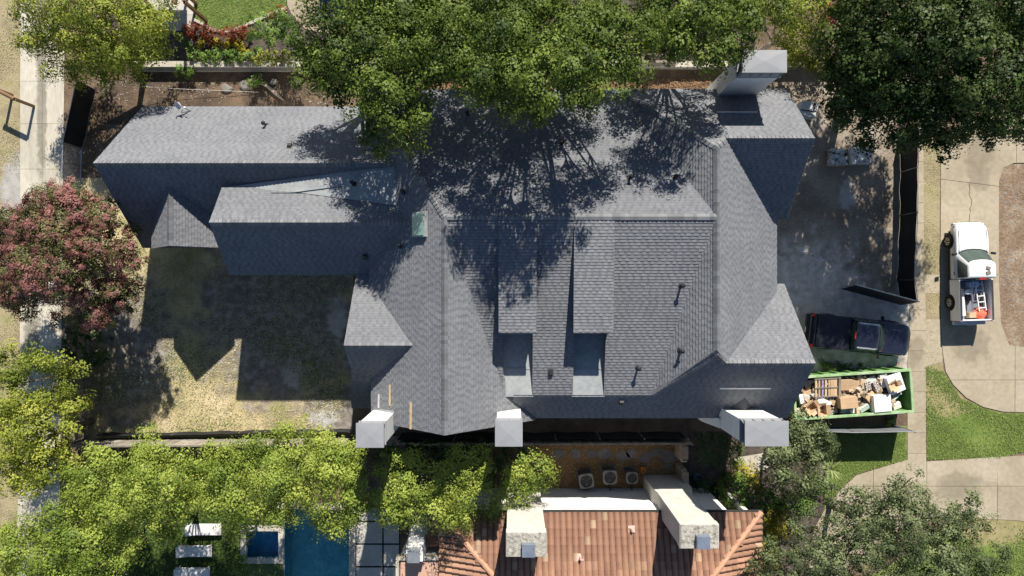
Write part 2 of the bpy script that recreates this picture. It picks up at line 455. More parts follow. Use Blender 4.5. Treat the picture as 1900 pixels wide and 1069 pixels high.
blend_patch(m_alley, [(.15, .135, .105), (.23, .21, .165)], [(P(76, 60), .35, 3.0), (P(78, 210), .30, 4.0), (P(60, 620), .5, 2.0)], 2.4, .75)
blend_patch(m_concrete, [(.17, .145, .105), (.24, .205, .15)], [(P(1800, 640), 1.2, 1.0), (P(1815, 300), .8, 1.8), (P(1780, 900), 1.6, .8), (P(1700, 650), .5, 1.0)], 1.6, .6)
blend_patch(m_drylawn, [(.25, .21, .10), (.36, .29, .155)], [(P(1735, 705), 1.0, 2.6), (P(1775, 745), 1.6, .9), (P(1850, 985), 2.6, .9)], 1.3, .85)
blend_patch(m_verge, [(.30, .285, .26), (.40, .385, .36)], [(P(28, 360), .9, 2.4)], 2.0)

lf_yellow = leaf_mat("leaf_yellow_green", (.11, .15, .02), (.24, .285, .04), (.38, .40, .07))
lf_row = leaf_mat("leaf_bright", (.12, .175, .028), (.275, .345, .06), (.42, .465, .10), trans=.3)
lf_mid = leaf_mat("leaf_mid_green", (.030, .056, .010), (.080, .122, .019), (.185, .235, .042))
lf_dark = leaf_mat("leaf_dark_oak", (.016, .034, .008), (.040, .070, .016), (.105, .150, .040))
lf_olive = leaf_mat("leaf_grey_oak", (.05, .072, .028), (.115, .145, .06), (.23, .265, .125), trans=.22)
lf_pink = leaf_mat("blossom_pink", (.12, .045, .038), (.25, .12, .10), (.41, .19, .18), trans=.3)
lf_myrtle = leaf_mat("leaf_myrtle", (.06, .065, .022), (.125, .125, .045), (.20, .185, .085))
lf_red = leaf_mat("leaf_red", (.09, .02, .010), (.21, .055, .022), (.34, .11, .045), trans=.25)
lf_gold = leaf_mat("leaf_gold", (.20, .19, .02), (.40, .35, .03), (.56, .49, .06), trans=.3)
lf_bush = leaf_mat("leaf_bush", (.05, .10, .018), (.115, .20, .035), (.21, .30, .065))
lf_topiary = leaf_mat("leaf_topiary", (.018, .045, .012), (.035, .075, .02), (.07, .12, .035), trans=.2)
# ------------------------------------------------------------------ setting: ground, yards, concrete, lawns, pools
def pxs(pts, h=0.0): return [P(x, y, h) for x, y in pts]

def sheet(name, pts, z, mat, label=None):
    o = MB(); poly = [Vector((p.x, p.y, z)) for p in pxs(pts)]
    if area2([tuple(p) for p in poly]) < 0: poly.reverse()
    o.idx(poly, [t if True else t for t in tessellate_polygon([poly])])
    ob = o.build(name, mat, off=(0, 0, 0))
    # keep every triangle facing up
    for p in ob.data.polygons:
        if p.normal.z < 0: p.flip()
    return tag(ob, label, None, None, "structure")

POOL = (P(527, 945), P(648, 1240))          # corners of the long pool by the tiled house
SPA = (P(457, 985), P(517, 1035))
POOL2 = (P(592, -140), P(735, 45))          # pool of the garden at the top
def rect(c): return (min(c[0].x, c[1].x), max(c[0].x, c[1].x), min(c[0].y, c[1].y), max(c[0].y, c[1].y))
holes = [rect(POOL), rect(SPA), rect(POOL2)]
xs = sorted({-120, 120} | {v for h in holes for v in h[:2]}); ys = sorted({-120, 120} | {v for h in holes for v in h[2:]})
gm = MB()
for i in range(len(xs) - 1):
    for j in range(len(ys) - 1):
        mx, my = (xs[i] + xs[i + 1]) / 2, (ys[j] + ys[j + 1]) / 2
        if any(h[0] < mx < h[1] and h[2] < my < h[3] for h in holes): continue
        gm.face([(xs[i], ys[j], 0), (xs[i + 1], ys[j], 0), (xs[i + 1], ys[j + 1], 0), (xs[i], ys[j + 1], 0)])
tag(gm.build("ground", m_soil), kind="structure")

def pool(name, c, depth, water, level=-0.12):
    x0, x1, y0, y1 = rect(c); b = MB()
    b.face([(x0, y0, -depth), (x1, y0, -depth), (x1, y1, -depth), (x0, y1, -depth)])
    for a, d in (((x0, y0), (x1, y0)), ((x1, y0), (x1, y1)), ((x1, y1), (x0, y1)), ((x0, y1), (x0, y0))):
        b.face([(a[0], a[1], .02), (d[0], d[1], .02), (d[0], d[1], -depth), (a[0], a[1], -depth)])
    o = tag(b.build(name + "_basin", m_pooltile), kind="structure")
    w = MB(); w.face([(x0, y0, level), (x1, y0, level), (x1, y1, level), (x0, y1, level)])
    return tag(w.build(name + "_water", water), kind="structure")
pool("pool", POOL, 1.5, m_water); pool("spa", SPA, 0.9, m_deepwater); pool("garden_pool", POOL2, 1.6, m_deepwater)

# yards and planted ground, each a sheet a few millimetres above the one below
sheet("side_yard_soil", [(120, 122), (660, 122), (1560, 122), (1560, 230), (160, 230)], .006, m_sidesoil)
sheet("west_verge", [(-60, -60), (40, -60), (40, 1200), (-60, 1200)], .006, m_verge)
sheet("front_yard_soil", [(1380, 120), (1690, 120), (1690, 690), (1380, 690)], .010, m_frontsoil)
sheet("back_lawn", [(140, 330), (320, 330), (655, 330), (655, 830), (128, 830)], .008, m_backlawn)
sheet("garden_bed_mulch", [(200, -60), (590, -60), (590, 48), (738, 48), (738, -60), (1400, -60), (1400, 121), (200, 121)], .006, m_mulch)
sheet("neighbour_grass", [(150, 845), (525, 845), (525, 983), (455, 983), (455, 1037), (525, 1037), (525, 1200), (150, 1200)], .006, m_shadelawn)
sheet("shrub_bed_mulch", [(1255, 800), (1560, 800), (1560, 1200), (1255, 1200)], .008, m_mulch)
sheet("kerb_verge", [(1712, 235), (1748, 235), (1744, 300), (1743, 508), (1712, 508)], .012, m_verge)
sheet("verge_dirt", [(1690, 508), (1750, 508), (1750, 690), (1690, 690)], .010, m_verge)
sheet("island_bed", [(1850, 318), (1875, 305), (1990, 300), (1990, 640), (1850, 650)], .014, M("island_soil", [(.14, .09, .058), (.21, .145, .095), (.31, .25, .185)], .8, bump=.6, bscale=8, fine=.45, fscale=7))
sheet("street_lawn", [(1717, 675), (1745, 672), (1752, 690), (1766, 715), (1790, 740), (1822, 757), (1860, 766), (1990, 770), (1990, 800), (1900, 838), (1860, 848), (1720, 852)], .016, m_drylawn)
sheet("house_lawn", [(1530, 790), (1683, 790), (1682, 853), (1630, 866), (1586, 880), (1560, 906), (1530, 945)], .016, m_lawn)
sheet("corner_verge", [(1780, 958), (1830, 962), (1885, 964), (1990, 985), (1990, 1200), (1500, 1200), (1560, 1100), (1700, 1020)], .012, m_drylawn)
gl = [(361, -60), (361, 33), (375, 40), (390, 50), (405, 55), (417, 56), (432, 53), (447, 47), (470, 38), (492, 28), (531, 12), (531, -60)]
sheet("garden_lawn", gl, .020, m_lawn)

# garden lawn edging: a row of stone pieces along its curved border
edge = tag(bpy.data.objects.new("lawn_edging", None), kind="structure"); COL.objects.link(edge)
path = [P(x, y) for x, y in gl[1:-1]]
acc = []
for a, b in zip(path[:-1], path[1:]):
    n = max(1, int((b - a).length / .42))
    for k in range(n): acc.append((a.lerp(b, k / n), a.lerp(b, (k + 1) / n)))
for a, b in acc:
    d = (b - a); c = (a + b) / 2 + Vector((d.y, -d.x, 0)).normalized() * .12
    m = MB().box((c.x, c.y, .05), (d.length * .95, .17, .10), math.atan2(d.y, d.x), .95)
    m.build("stone", m_wallstone, edge)

def slabs(name, pts, cuts, z, mat, gap=.02, thick=.05, base=m_joint, joint=True, jitter=.006):
    """concrete laid in pieces: a joint bed (structure) with one child per piece"""
    poly = [(p.x, p.y) for p in pxs(pts)]
    bed = MB(); v = [Vector((x, y, z - .018)) for x, y in poly]
    bed.idx(v, tessellate_polygon([v]))
    root = tag(bed.build(name, base), kind="structure")
    for p in root.data.polygons:
        if p.normal.z < 0: p.flip()
    cw = []
    for a, b in cuts:
        A, B = P(*a), P(*b); d = (B - A).normalized()
        cw.append(((A.x, A.y), (-d.y, d.x)))
    for q in split_polys(poly, cw):
        q = inset(q, gap / 2)
        dz = random.uniform(-jitter, jitter)
        MB().slab([(x, y, z + dz) for x, y in q], thick).build("slab", mat, root)
    return root
H = lambda y, x0=0, x1=1900: ((x0, y), (x1, y))
V = lambda x: ((x, 0), (x, 1000))
slabs("alley", [(38, -60), (122, -60), (117, 400), (113, 800), (108, 1200), (30, 1200), (38, 600)], [H(y) for y in (18, 73, 151, 230, 314, 398, 480, 562, 645, 728, 812, 895, 980, 1060)] + [V(79)], .035, m_alley, .016)
slabs("sidewalk", [(1692, 235), (1713, 235), (1714, 500), (1717, 560), (1718, 856), (1683, 856), (1683, 690), (1688, 560)], [H(y) for y in (262, 300, 338, 376, 414, 452, 490, 528, 575, 613, 651, 689, 727, 765, 803, 841)], .040, m_concrete, .018)
slabs("circular_drive", [(1745, 285), (1757, 250), (1790, 228), (1840, 215), (1990, 205), (1990, 300), (1880, 303), (1862, 312), (1853, 335), (1853, 520), (1857, 600), (1872, 640), (1990, 655), (1990, 768), (1860, 764), (1823, 755), (1792, 738), (1768, 714), (1754, 690), (1748, 650), (1744, 560)],
      [((1740, 332), (1900, 352)), ((1883, 640), (1882, 800)), H(510), H(705, 1883)], .036, m_concrete, .022)
slabs("drive_apron", [(1716, 592), (1746, 592), (1748, 672), (1717, 680)], [], .030, m_concrete)
slabs("crossing_slab", [(1714, 509), (1743, 509), (1743, 545), (1715, 545)], [], .030, m_concrete)
slabs("neighbour_walk", [(1682, 853), (1718, 856), (1850, 848), (1990, 840), (1990, 985), (1890, 966), (1832, 963), (1740, 962), (1650, 990), (1560, 1060), (1500, 1060), (1508, 985), (1528, 948), (1560, 908), (1588, 882), (1632, 868)], [V(1719), V(1850), H(902, 1850), V(1620)], .034, m_concrete, .024)
slabs("garden_patio", [(240, -60), (360, -60), (360, 56), (240, 62)], [V(300), H(28)], .030, m_patio)
slabs("pool_deck", [(533, -60), (533, 10), (540, 25), (553, 42), (568, 55), (592, 60), (700, 70), (735, 70), (735, 46), (600, 46), (592, 40), (592, -60)], [((520, 30), (600, -10)), V(650)], .045, m_concrete)
# pool coping stones, each its own piece
def coping(name, c, w=.42, n=.55, sides="NSEW", mat=m_coping):
    x0, x1, y0, y1 = rect(c)
    root = tag(bpy.data.objects.new(name, None), kind="structure"); COL.objects.link(root)
    def run(a, b, horizontal):
        L_ = b - a; k = max(1, int(L_ / n)); s = L_ / k
        return [(a + s * (i + .5), s) for i in range(k)]
    for side, yy in (("N", y1 + w / 2), ("S", y0 - w / 2)):
        if side in sides:
            for cx, s in run(x0 - w, x1 + w, True): MB().box((cx, yy, .02), (s - .012, w, .10)).build("coping_stone", mat, root)
    for side, xx in (("W", x0 - w / 2), ("E", x1 + w / 2)):
        if side in sides:
            for cy, s in run(max(y0, -19), min(y1, 19), False): MB().box((xx, cy, .02), (w, s - .012, .10)).build("coping_stone", mat, root)
coping("pool_coping", POOL, .38, .9, "NE"); coping("spa_coping", SPA, .32, .8); coping("garden_pool_coping", POOL2, .26, .16, "WS", m_brick)

pr = slabs("pool_patio", [(660, 940), (742, 940), (742, 1200), (660, 1200)], [V(711), H(967), H(1009), H(1051), H(1093)], .060, m_patio, .10, .07, m_black)
# gravel side yard with flagstones
gy = sheet("gravel_yard", [(1000, 815), (1268, 815), (1268, 912), (1000, 912)], .012, m_gravel)
for x, y, r in ((1036, 842, 14), (1068, 842, 13), (1098, 842, 12), (1122, 843, 14), (1154, 846, 14), (1172, 842, 12), (1196, 849, 14), (1216, 840, 13), (1241, 847, 17), (1240, 866, 9)):
    k = random.randint(6, 8); r = r / 31.5; c = P(x, y)
    q = [(c.x + math.cos(t) * r * random.uniform(.8, 1.15), c.y + math.sin(t) * r * random.uniform(.6, .85), .032) for t in [math.tau * i / k + random.uniform(-.2, .2) for i in range(k)]]
    MB().slab(q, .04).build("flagstone", m_flag, gy)
# stepping stones towards the hedge of the tiled house
sp = sheet("garden_step_path", [(1360, 850), (1420, 840), (1440, 860), (1400, 880), (1370, 880)], .016, m_wallstone)

# ------------------------------------------------------------------ grass blades and scattered bits (uncountable)
def inpoly(x, y, poly):
    c = np.zeros(len(x), bool); n = len(poly)
    for i in range(n):
        x1, y1 = poly[i]; x2, y2 = poly[(i + 1) % n]
        cond = ((y1 > y) != (y2 > y))
        xi = (x2 - x1) * (y - y1) / ((y2 - y1) if y2 != y1 else 1e-9) + x1
        c ^= cond & (x < xi)
    return c

def flakes(name, pts, count, size, mat, label, cat, zlo=.02, up=.5, elong=3.0, clump=0.0, seed=1, z0=.02):
    """many small rhombic blades standing or lying on the ground"""
    r = np.random.default_rng(seed)
    poly = [(p.x, p.y) for p in pxs(pts)]
    a = np.array(poly); lo, hi = a.min(0), a.max(0)
    x = r.uniform(lo[0], hi[0], count * 2); y = r.uniform(lo[1], hi[1], count * 2)
    k = inpoly(x, y, poly)
    if clump:
        f = np.sin(x * .9 + 1.3 * np.sin(y * .7 + seed)) + np.sin(y * 1.1 + 1.7 * np.sin(x * .5)) + r.normal(0, .5, len(x))
        k &= f > clump
    x, y = x[k][:count], y[k][:count]; n = len(x)
    c = np.stack([x, y, np.full(n, z0)], 1)
    t = r.uniform(0, math.tau, n); L_ = size * r.uniform(.5, 1.5, n); e = r.uniform(0, up, n)
    d = np.stack([np.cos(t) * np.cos(e), np.sin(t) * np.cos(e), np.sin(e)], 1) * L_[:, None]
    s = np.stack([-np.sin(t), np.cos(t), np.zeros(n)], 1) * (L_ / elong / 2)[:, None]
    v = np.stack([c, c + d * .5 + s, c + d, c + d * .5 - s], 1).reshape(-1, 3)
    o = link(name, quads(name, v, r.uniform(0, 1, n)), mat)
    return tag(o, label, cat, None, "stuff")

def quads(name, v, tone, per=4):
    n = len(v) // per
    m = bpy.data.meshes.new(name)
    m.vertices.add(len(v)); m.vertices.foreach_set("co", v.astype(np.float32).ravel())
    m.loops.add(n * per); m.loops.foreach_set("vertex_index", np.arange(n * per, dtype=np.int32))
    m.polygons.add(n); m.polygons.foreach_set("loop_start", np.arange(0, n * per, per, dtype=np.int32))
    at = m.attributes.new("tone", 'FLOAT', 'FACE'); at.data.foreach_set("value", tone.astype(np.float32))
    m.update(calc_edges=True)
    return m

flakes("straw_grass", [(165, 465), (640, 520), (640, 800), (165, 800)], 16000, .11, m_drygrass, "short straw coloured grass over the back lawn", "grass", clump=-.6, seed=2)
flakes("lawn_tufts", [(150, 560), (640, 600), (640, 805), (150, 805)], 7000, .12, m_greengrass, "green tufts among the dry back lawn", "grass", clump=.9, seed=3)
flakes("verge_grass", [(1713, 235), (1746, 235), (1743, 690), (1713, 690)], 9000, .055, m_drygrass, "dry grass along the strip beside the circular drive", "grass", clump=-.8, seed=4)
flakes("street_grass", [(1717, 680), (1750, 690), (1780, 738), (1850, 768), (1930, 770), (1930, 830), (1850, 848), (1720, 852)], 18000, .10, m_greengrass, "green grass of the street side lawn", "grass", clump=-1.2, seed=5, z0=.022)
flakes("house_grass", [(1545, 800), (1680, 800), (1680, 852), (1590, 878), (1550, 910)], 9000, .10, m_greengrass, "lush grass between hedge and sidewalk", "grass", seed=6, z0=.022)
flakes("garden_grass", gl, 9000, .10, m_greengrass, "clipped green grass of the garden lawn", "grass", seed=7, z0=.024)
flakes("west_weeds", [(-10, -20), (38, -20), (38, 1069), (-10, 1069)], 12000, .07, m_drygrass, "dry weeds along the alley edge", "grass", clump=-.3, seed=8)
flakes("side_debris", [(165, 150), (655, 150), (655, 198), (200, 198)], 260, .09, m_rock, "pale stones and scraps on the bare side yard", "debris", elong=1.6, up=.3, clump=.2, seed=9)
flakes("front_debris", [(1445, 250), (1668, 250), (1668, 530), (1445, 480)], 900, .075, m_rock, "pale scraps scattered over the front yard soil", "debris", elong=1.5, up=.3, clump=.4, seed=10)
flakes("back_debris", [(300, 470), (650, 520), (650, 740), (300, 640)], 600, .07, m_rock, "small pale scraps on the shaded back yard", "debris", elong=1.5, up=.3, clump=.6, seed=11)
flakes("island_rubble", [(1856, 330), (1930, 330), (1930, 640), (1860, 630)], 700, .085, m_rock, "pale rubble and roots on the drive island", "debris", elong=1.7, up=.3, clump=.2, seed=12)
flakes("fallen_leaves", [(700, 150), (1330, 150), (1330, 172), (700, 172)], 2600, .16, M("dead_leaf", [(.13, .075, .042), (.22, .13, .07)], 2, tone=.4), "brown fallen leaves along the shaded side yard", "leaves", elong=1.7, up=.4, seed=13)
flakes("corner_grass", [(1800, 968), (1930, 975), (1930, 1100), (1700, 1100)], 6000, .12, m_greengrass, "patchy grass in the corner beside the walk", "grass", clump=.2, seed=14)
flakes("shade_grass", [(230, 950), (440, 950), (440, 1100), (230, 1100)], 7000, .18, leaf_mat("shade_blade", (.03, .06, .012), (.06, .10, .02), (.10, .15, .03)), "grass beside the loungers, coloured darker for the tree shade", "grass", seed=15)  # blade colours darkened for the shade under the trees
# ------------------------------------------------------------------ the grey shingled house
house = thing("shingled_house", "large white house with grey shingle roofs, four chimneys and two flat dormers", "house", (0, 0, 0))

RM = 9.5                                                        # main ridge height
F_w1n = Plane(7.4 + 1.13 * 5.99, 0, -1.13)                       # west wing, north slope
F_w1s = Plane(7.4 - 1.157 * 5.99, 0, 1.157)
F_w2n = Plane(8.0 + .77 * 3.09, 0, -.77)                         # middle wing
F_w2s = Plane(8.0 - .93 * 3.09, 0, .93)
F_bw = Plane(RM + .85 * 3.03, .85, 0)                            # west cross block, west and east slopes
F_be = Plane(RM - .85 * 3.03, -.85, 0)
F_mn = Plane(RM + .537 * 3.2, 0, -.537)                          # main north and south slopes
F_ms = Plane(RM - .275 * 3.2, 0, .275)
F_ss = Plane(5.85 + 1.02 * 6.52, 0, 1.02)                        # steep south slope
F_ew = Plane(RM - .93 * 9.2, .93, 0)                             # east cross block
F_ee = Plane(RM + .89 * 9.2, -.89, 0)
F_nen = Plane(9.0 + 6.83, 0, -1.0)                               # north-east gable
F_nes = Plane(9.0 - .94 * 6.83, 0, .94)
F_sen = Plane(9.0 - .975 * 3.43, 0, -.975)                       # south-east gable, north slope
F_bayn = Plane(8.1 - .7 * 2.7, 0, -.7)                           # south-west bay
F_bays = Plane(8.1 + 1.12 * 2.7, 0, 1.12)

def shingles(poly, plane, name="shingles", parent=None, exposure=.145, seed=0, origin=None, thick=.024):
    """courses of overlapping tabs cut to the slope's outline"""
    r = random.Random(seed)
    n = plane.n()
    up = Vector((plane.b, plane.c, plane.b ** 2 + plane.c ** 2))
    up = up.normalized() if up.length > 1e-6 else Vector((0, 1, 0))
    ac = up.cross(n)
    o = Vector(origin) if origin is not None else Vector(poly[0])
    q = [((p - o).dot(ac), (p - o).dot(up)) for p in map(Vector, poly)]
    tris = [[q[i] for i in t] for t in tessellate_polygon([[Vector((a, b, 0)) for a, b in q]])]
    tris = [t if area2(t) > 0 else t[::-1] for t in tris]
    vmin, vmax = min(p[1] for p in q), max(p[1] for p in q)
    umin, umax = min(p[0] for p in q), max(p[0] for p in q)
    mb = MB()
    i0, i1 = math.floor(vmin / exposure), math.ceil(vmax / exposure)
    for i in range(i0, i1):
        rr = random.Random(seed * 7919 + i)
        v0, v1 = i * exposure, (i + 1) * exposure
        u = math.floor(umin / 2) * 2 - rr.uniform(0, .4)
        row = rr.uniform(-.03, .03); alt = rr.random() < .5
        while u < umax:
            alt = not alt; w = rr.uniform(.10, .17) if alt else rr.uniform(.14, .26); t = min(1, max(0, (.40 if alt else .62) + row + rr.uniform(-.14, .14)))
            lift = 0 if alt else .009
            if u + w > umin:
                for tri in tris:
                    if max(a[1] for a in tri) < v0 or min(a[1] for a in tri) > v1 or max(a[0] for a in tri) < u or min(a[0] for a in tri) > u + w: continue
                    pc = [(u, v0), (u + w, v0), (u + w, v1), (u, v1)]
                    for k in range(3):
                        a, b = tri[k], tri[(k + 1) % 3]
                        pc = clip(pc, a, (-(b[1] - a[1]), b[0] - a[0]))
                        if len(pc) < 3: break
                    if len(pc) < 3: continue
                    def pt(a, top=True):
                        f = (a[1] - v0) / exposure
                        hgt = (thick + lift) * (1 - f) + .004 * f if top else .001
                        return o + ac * a[0] + up * a[1] + n * hgt
                    vm = v0 + exposure * .66
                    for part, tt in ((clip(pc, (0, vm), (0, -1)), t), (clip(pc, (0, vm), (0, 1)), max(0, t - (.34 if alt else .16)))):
                        if len(part) >= 3: mb.face([pt(a) for a in part], tt)
                    for k in range(len(pc)):
                        a, b = pc[k], pc[(k + 1) % len(pc)]
                        if abs(a[1] - v0) < 1e-4 and abs(b[1] - v0) < 1e-4 and abs(a[0] - b[0]) > .01:
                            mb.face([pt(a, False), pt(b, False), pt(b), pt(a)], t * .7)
            u += w
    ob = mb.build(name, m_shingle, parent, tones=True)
    ob["kind"] = "stuff"
    return ob

_seed = [0]
def slope(plane, poly, label=None, cover=True, mat=None, thick=.16, name="roof_slope", origin=None, parts=None, parent=None):
    _seed[0] += 1
    o = MB().slab(poly, thick).build(name, mat or m_fascia, parent or house)
    if label: o["label"] = label
    if cover:
        for q in (parts or [poly]): shingles(q, plane, "shingles", o, seed=_seed[0], origin=origin or poly[0])
    return o

R, W = lambda f, *pts: [f.px(*p) for p in pts], lambda f, *pts: [f.w(*p) for p in pts]
slope(F_w1n, R(F_w1n, (173, 303), (265, 198), (770, 198), (755, 303)))
slope(F_w1s, R(F_w1s, (173, 303), (750, 303), (750, 460), (265, 460)))
slope(F_w2n, R(F_w2n, (388, 413), (412, 348), (770, 350), (770, 413)))
slope(F_w2s, R(F_w2s, (388, 413), (770, 413), (770, 510), (425, 510)))
slope(F_bw, W(F_bw, (-3.03, 3.2), (-3.03, -6.62), (-7.02, -6.62), (-7.3, 10.0)))
slope(F_be, W(F_be, (-3.03, 3.2), (-3.03, -6.62), (1.2, -6.62), (.1, -5.6)))
slope(F_mn, W(F_mn, (-3.03, 3.2), (-7.3, 10.0), (9.2, 10.0), (9.2, 3.2)))
# south slope is laid round the two sunk terraces
t1, t2 = (-.42, .98), (2.93, 4.42)
TY0, TY1 = -2.05, -5.17
def q(x0, x1, y0, y1): return W(F_ms, (x0, y0), (x1, y0), (x1, y1), (x0, y1))
ms_parts = [W(F_ms, (-3.03, 3.2), (9.2, 3.2), (8.6, TY0), (-1.4, TY0)), W(F_ms, (-1.4, TY0), (t1[0], TY0), (t1[0], TY1), (-.45, TY1)), q(t1[1], t2[0], TY0, TY1), W(F_ms, (t2[1], TY0), (8.6, TY0), (7.6, TY1), (t2[1], TY1))]
o0 = F_ms.w(-3.03, 3.2)
for k, pt in enumerate(ms_parts):
    o = MB().slab(pt, .12).build("roof_slope", m_fascia, house)
    shingles(pt, F_ms, "shingles", o, seed=77, origin=o0, thick=.018)
slope(F_ss, R(F_ss, (952, 733), (1210, 733), (1330, 648)) + W(F_ss, (9.76, -3.43), (13.85, -3.43), (13.85, -6.52), (-.1, -6.52)), origin=F_ss.w(13.85, -6.52))
slope(F_ew, W(F_ew, (9.2, 6.33), (9.2, -2.98)) + R(F_ew, (1210, 733)) + W(F_ew, (5.28, 10.0)), origin=F_ew.w(9.2, 6.33))
slope(F_ee, W(F_ee, (9.2, 6.33), (9.76, 6.83), (13.3, 4.6), (13.3, -.6), (9.76, -3.43), (9.2, -2.98)), origin=F_ee.w(9.2, 6.33))
slope(F_nen, W(F_nen, (5.28, 10.0), (9.2, 6.33), (9.76, 6.83), (13.83, 6.83), (13.83, 10.0)), origin=F_nen.w(13.83, 10.0))
slope(F_nes, W(F_nes, (9.76, 6.83), (13.83, 6.83), (13.83, 3.48), (11.5, 3.48)))
slope(F_sen, W(F_sen, (9.76, -3.43), (13.85, -3.43), (13.85, .2), (11.5, .2)))
slope(F_bayn, R(F_bayn, (638, 641), (772, 641), (772, 505), (661, 510)))
slope(F_bays, R(F_bays, (638, 641), (772, 641), (725, 757), (652, 757), (652, 687)))
# membrane cricket between the two west wings
A, B, C_ = P(409, 348.5, 6.42), P(738, 307, 7.28), P(740, 383, 7.42)
nn = (B - A).cross(C_ - A); F_cr = Plane(A.z + (nn.x * A.x + nn.y * A.y) / nn.z, -nn.x / nn.z, -nn.y / nn.z)
MB().slab(R(F_cr, (409, 348.5), (520, 334), (640, 319), (750, 306), (752, 384), (640, 369), (560, 358), (480, 352)), .06).build("membrane_roof", m_membrane, house)
MB().box(F_cr.px(640, 345) + Vector((0, 0, .012)), (7.2, .05, .02), math.radians(0)).build("membrane_seam", m_membrane, house)

# gable walls and lower walls (white brick), a little inside the eaves
def wall_prism(profile, axis, a0, a1, name="wall"):
    """profile: (across, z) outline, extruded along an axis"""
    r0 = [(a0, u, z) if axis == 'x' else (u, a0, z) for u, z in profile]
    r1 = [(a1, u, z) if axis == 'x' else (u, a1, z) for u, z in profile]
    return MB().loft([r0, r1]).build(name, m_whitebrick, house)
wall_prism([(9.45, 0), (9.45, 3.05), (5.99, 7.0), (2.6, 3.1), (2.6, 0)], 'x', -19.7, -6.8)
wall_prism([(4.6, 0), (4.6, 6.3), (3.09, 7.55), (1.05, 5.7), (1.05, 0)], 'x', -13.9, -6.6)
wall_prism([(-6.6, 0), (-6.6, 6.0), (-3.03, 9.1), (.55, 6.0), (.55, 0)], 'y', -6.3, 4.0)
MB().box((1.3, 6.75, 2.85), (16.4, 5.7, 5.7)).build("wall", m_whitebrick, house)
MB().box((4.2, -1.4, 2.85), (17.6, 9.4, 5.7)).build("wall", m_whitebrick, house)
wall_prism([(9.65, 0), (9.65, 5.75), (6.83, 8.6), (3.85, 5.75), (3.85, 0)], 'x', 9.0, 13.5)
wall_prism([(-.2, 0), (-.2, 5.7), (-3.43, 8.6), (-6.2, 5.75), (-6.2, 0)], 'x', 9.0, 13.5)
wall_prism([(.3, 0), (.3, 5.6), (-2.7, 7.6), (-5.95, 4.0), (-5.95, 0)], 'x', -7.75, -6.0)
wall_prism([(.55, 0), (.55, 5.65), (-2.0, 5.65), (-2.0, 0)], 'x', -6.8, 13.0)

# flat dormers and sunk terraces in the south slope
for (x0, x1), (dx0, dx1) in ((t1, (-.61, 1.11)), (t2, (2.80, 4.62))):
    d = MB()
    zf = 9.02; yb, yf = 2.9, TY0 + .05
    d.loft([[(dx0 + .08, yf + .06, 7.2), (dx1 - .08, yf + .06, 7.2), (dx1 - .08, yb, 8.3), (dx0 + .08, yb, 8.3)], [(dx0 + .08, yf + .06, zf - .1), (dx1 - .08, yf + .06, zf - .1), (dx1 - .08, yb, RM - .12), (dx0 + .08, yb, RM - .12)]])
    dm = d.build("dormer", m_fascia, house)
    F_d = Plane(zf - (RM - zf) / (3.25 - TY0) * TY0, 0, (RM - zf) / (3.25 - TY0))
    pl = W(F_d, (dx0, TY0), (dx1, TY0), (dx1, 3.1), (dx0, 3.1))
    MB().slab(pl, .09).build("dormer_roof", m_fascia, dm)
    shingles(pl, F_d, "shingles", dm, seed=91, origin=F_d.w(0, 3.2), thick=.018)
    MB().box(((dx0 + dx1) / 2, yf + .045, 8.15), (1.1, .05, 1.0)).build("window", m_grille, dm)
    t = MB(); t.slab([(x0 - .05, TY0 + .1, 7.26), (x1 + .05, TY0 + .1, 7.26), (x1 + .05, TY1 - .06, 7.20), (x0 - .05, TY1 - .06, 7.20)], .08)
    fl = t.build("terrace_floor", m_membrane, house)
    MB().box(((x0 + x1) / 2, -3.9, 7.245), (x1 - x0, .05, .02)).build("membrane_seam", m_membrane, fl)
    for xx in (x0 - .03, x1 + .03):
        MB().loft([[(xx - .03, TY0, 7.1), (xx + .03, TY0, 7.1), (xx + .03, TY0, 8.07), (xx - .03, TY0, 8.07)], [(xx - .03, TY1, 7.05), (xx + .03, TY1, 7.05), (xx + .03, TY1, 7.215), (xx - .03, TY1, 7.215)]]).build("terrace_cheek", m_fascia, house)
    MB().box(((x0 + x1) / 2, TY1 - .05, 7.2), (x1 - x0 + .1, .06, .06)).build("drip_edge", m_steel, fl)

# small dormer gable on the west wing
zr = 6.3
F_dw, F_de = Plane(zr + .94 * 17.0, .94, 0), Plane(zr - .94 * 17.0, -.94, 0)
MB().loft([[(-18.45, 2.35, 2.6), (-15.55, 2.35, 2.6), (-15.55, 2.35, 4.85), (-17, 2.35, 6.1), (-18.45, 2.35, 4.85)], [(-18.45, 5.2, 2.6), (-15.55, 5.2, 2.6), (-15.55, 5.2, 4.85), (-17, 5.2, 6.1), (-18.45, 5.2, 4.85)]]).build("dormer", m_whitebrick, house)
slope(F_dw, W(F_dw, (-17.0, 2.1), (-17.0, 5.15), (-18.75, 3.45), (-18.75, 2.05)), thick=.1)
slope(F_de, W(F_de, (-17.0, 2.1), (-17.0, 5.15), (-15.2, 3.45), (-15.2, 2.1)), thick=.1)

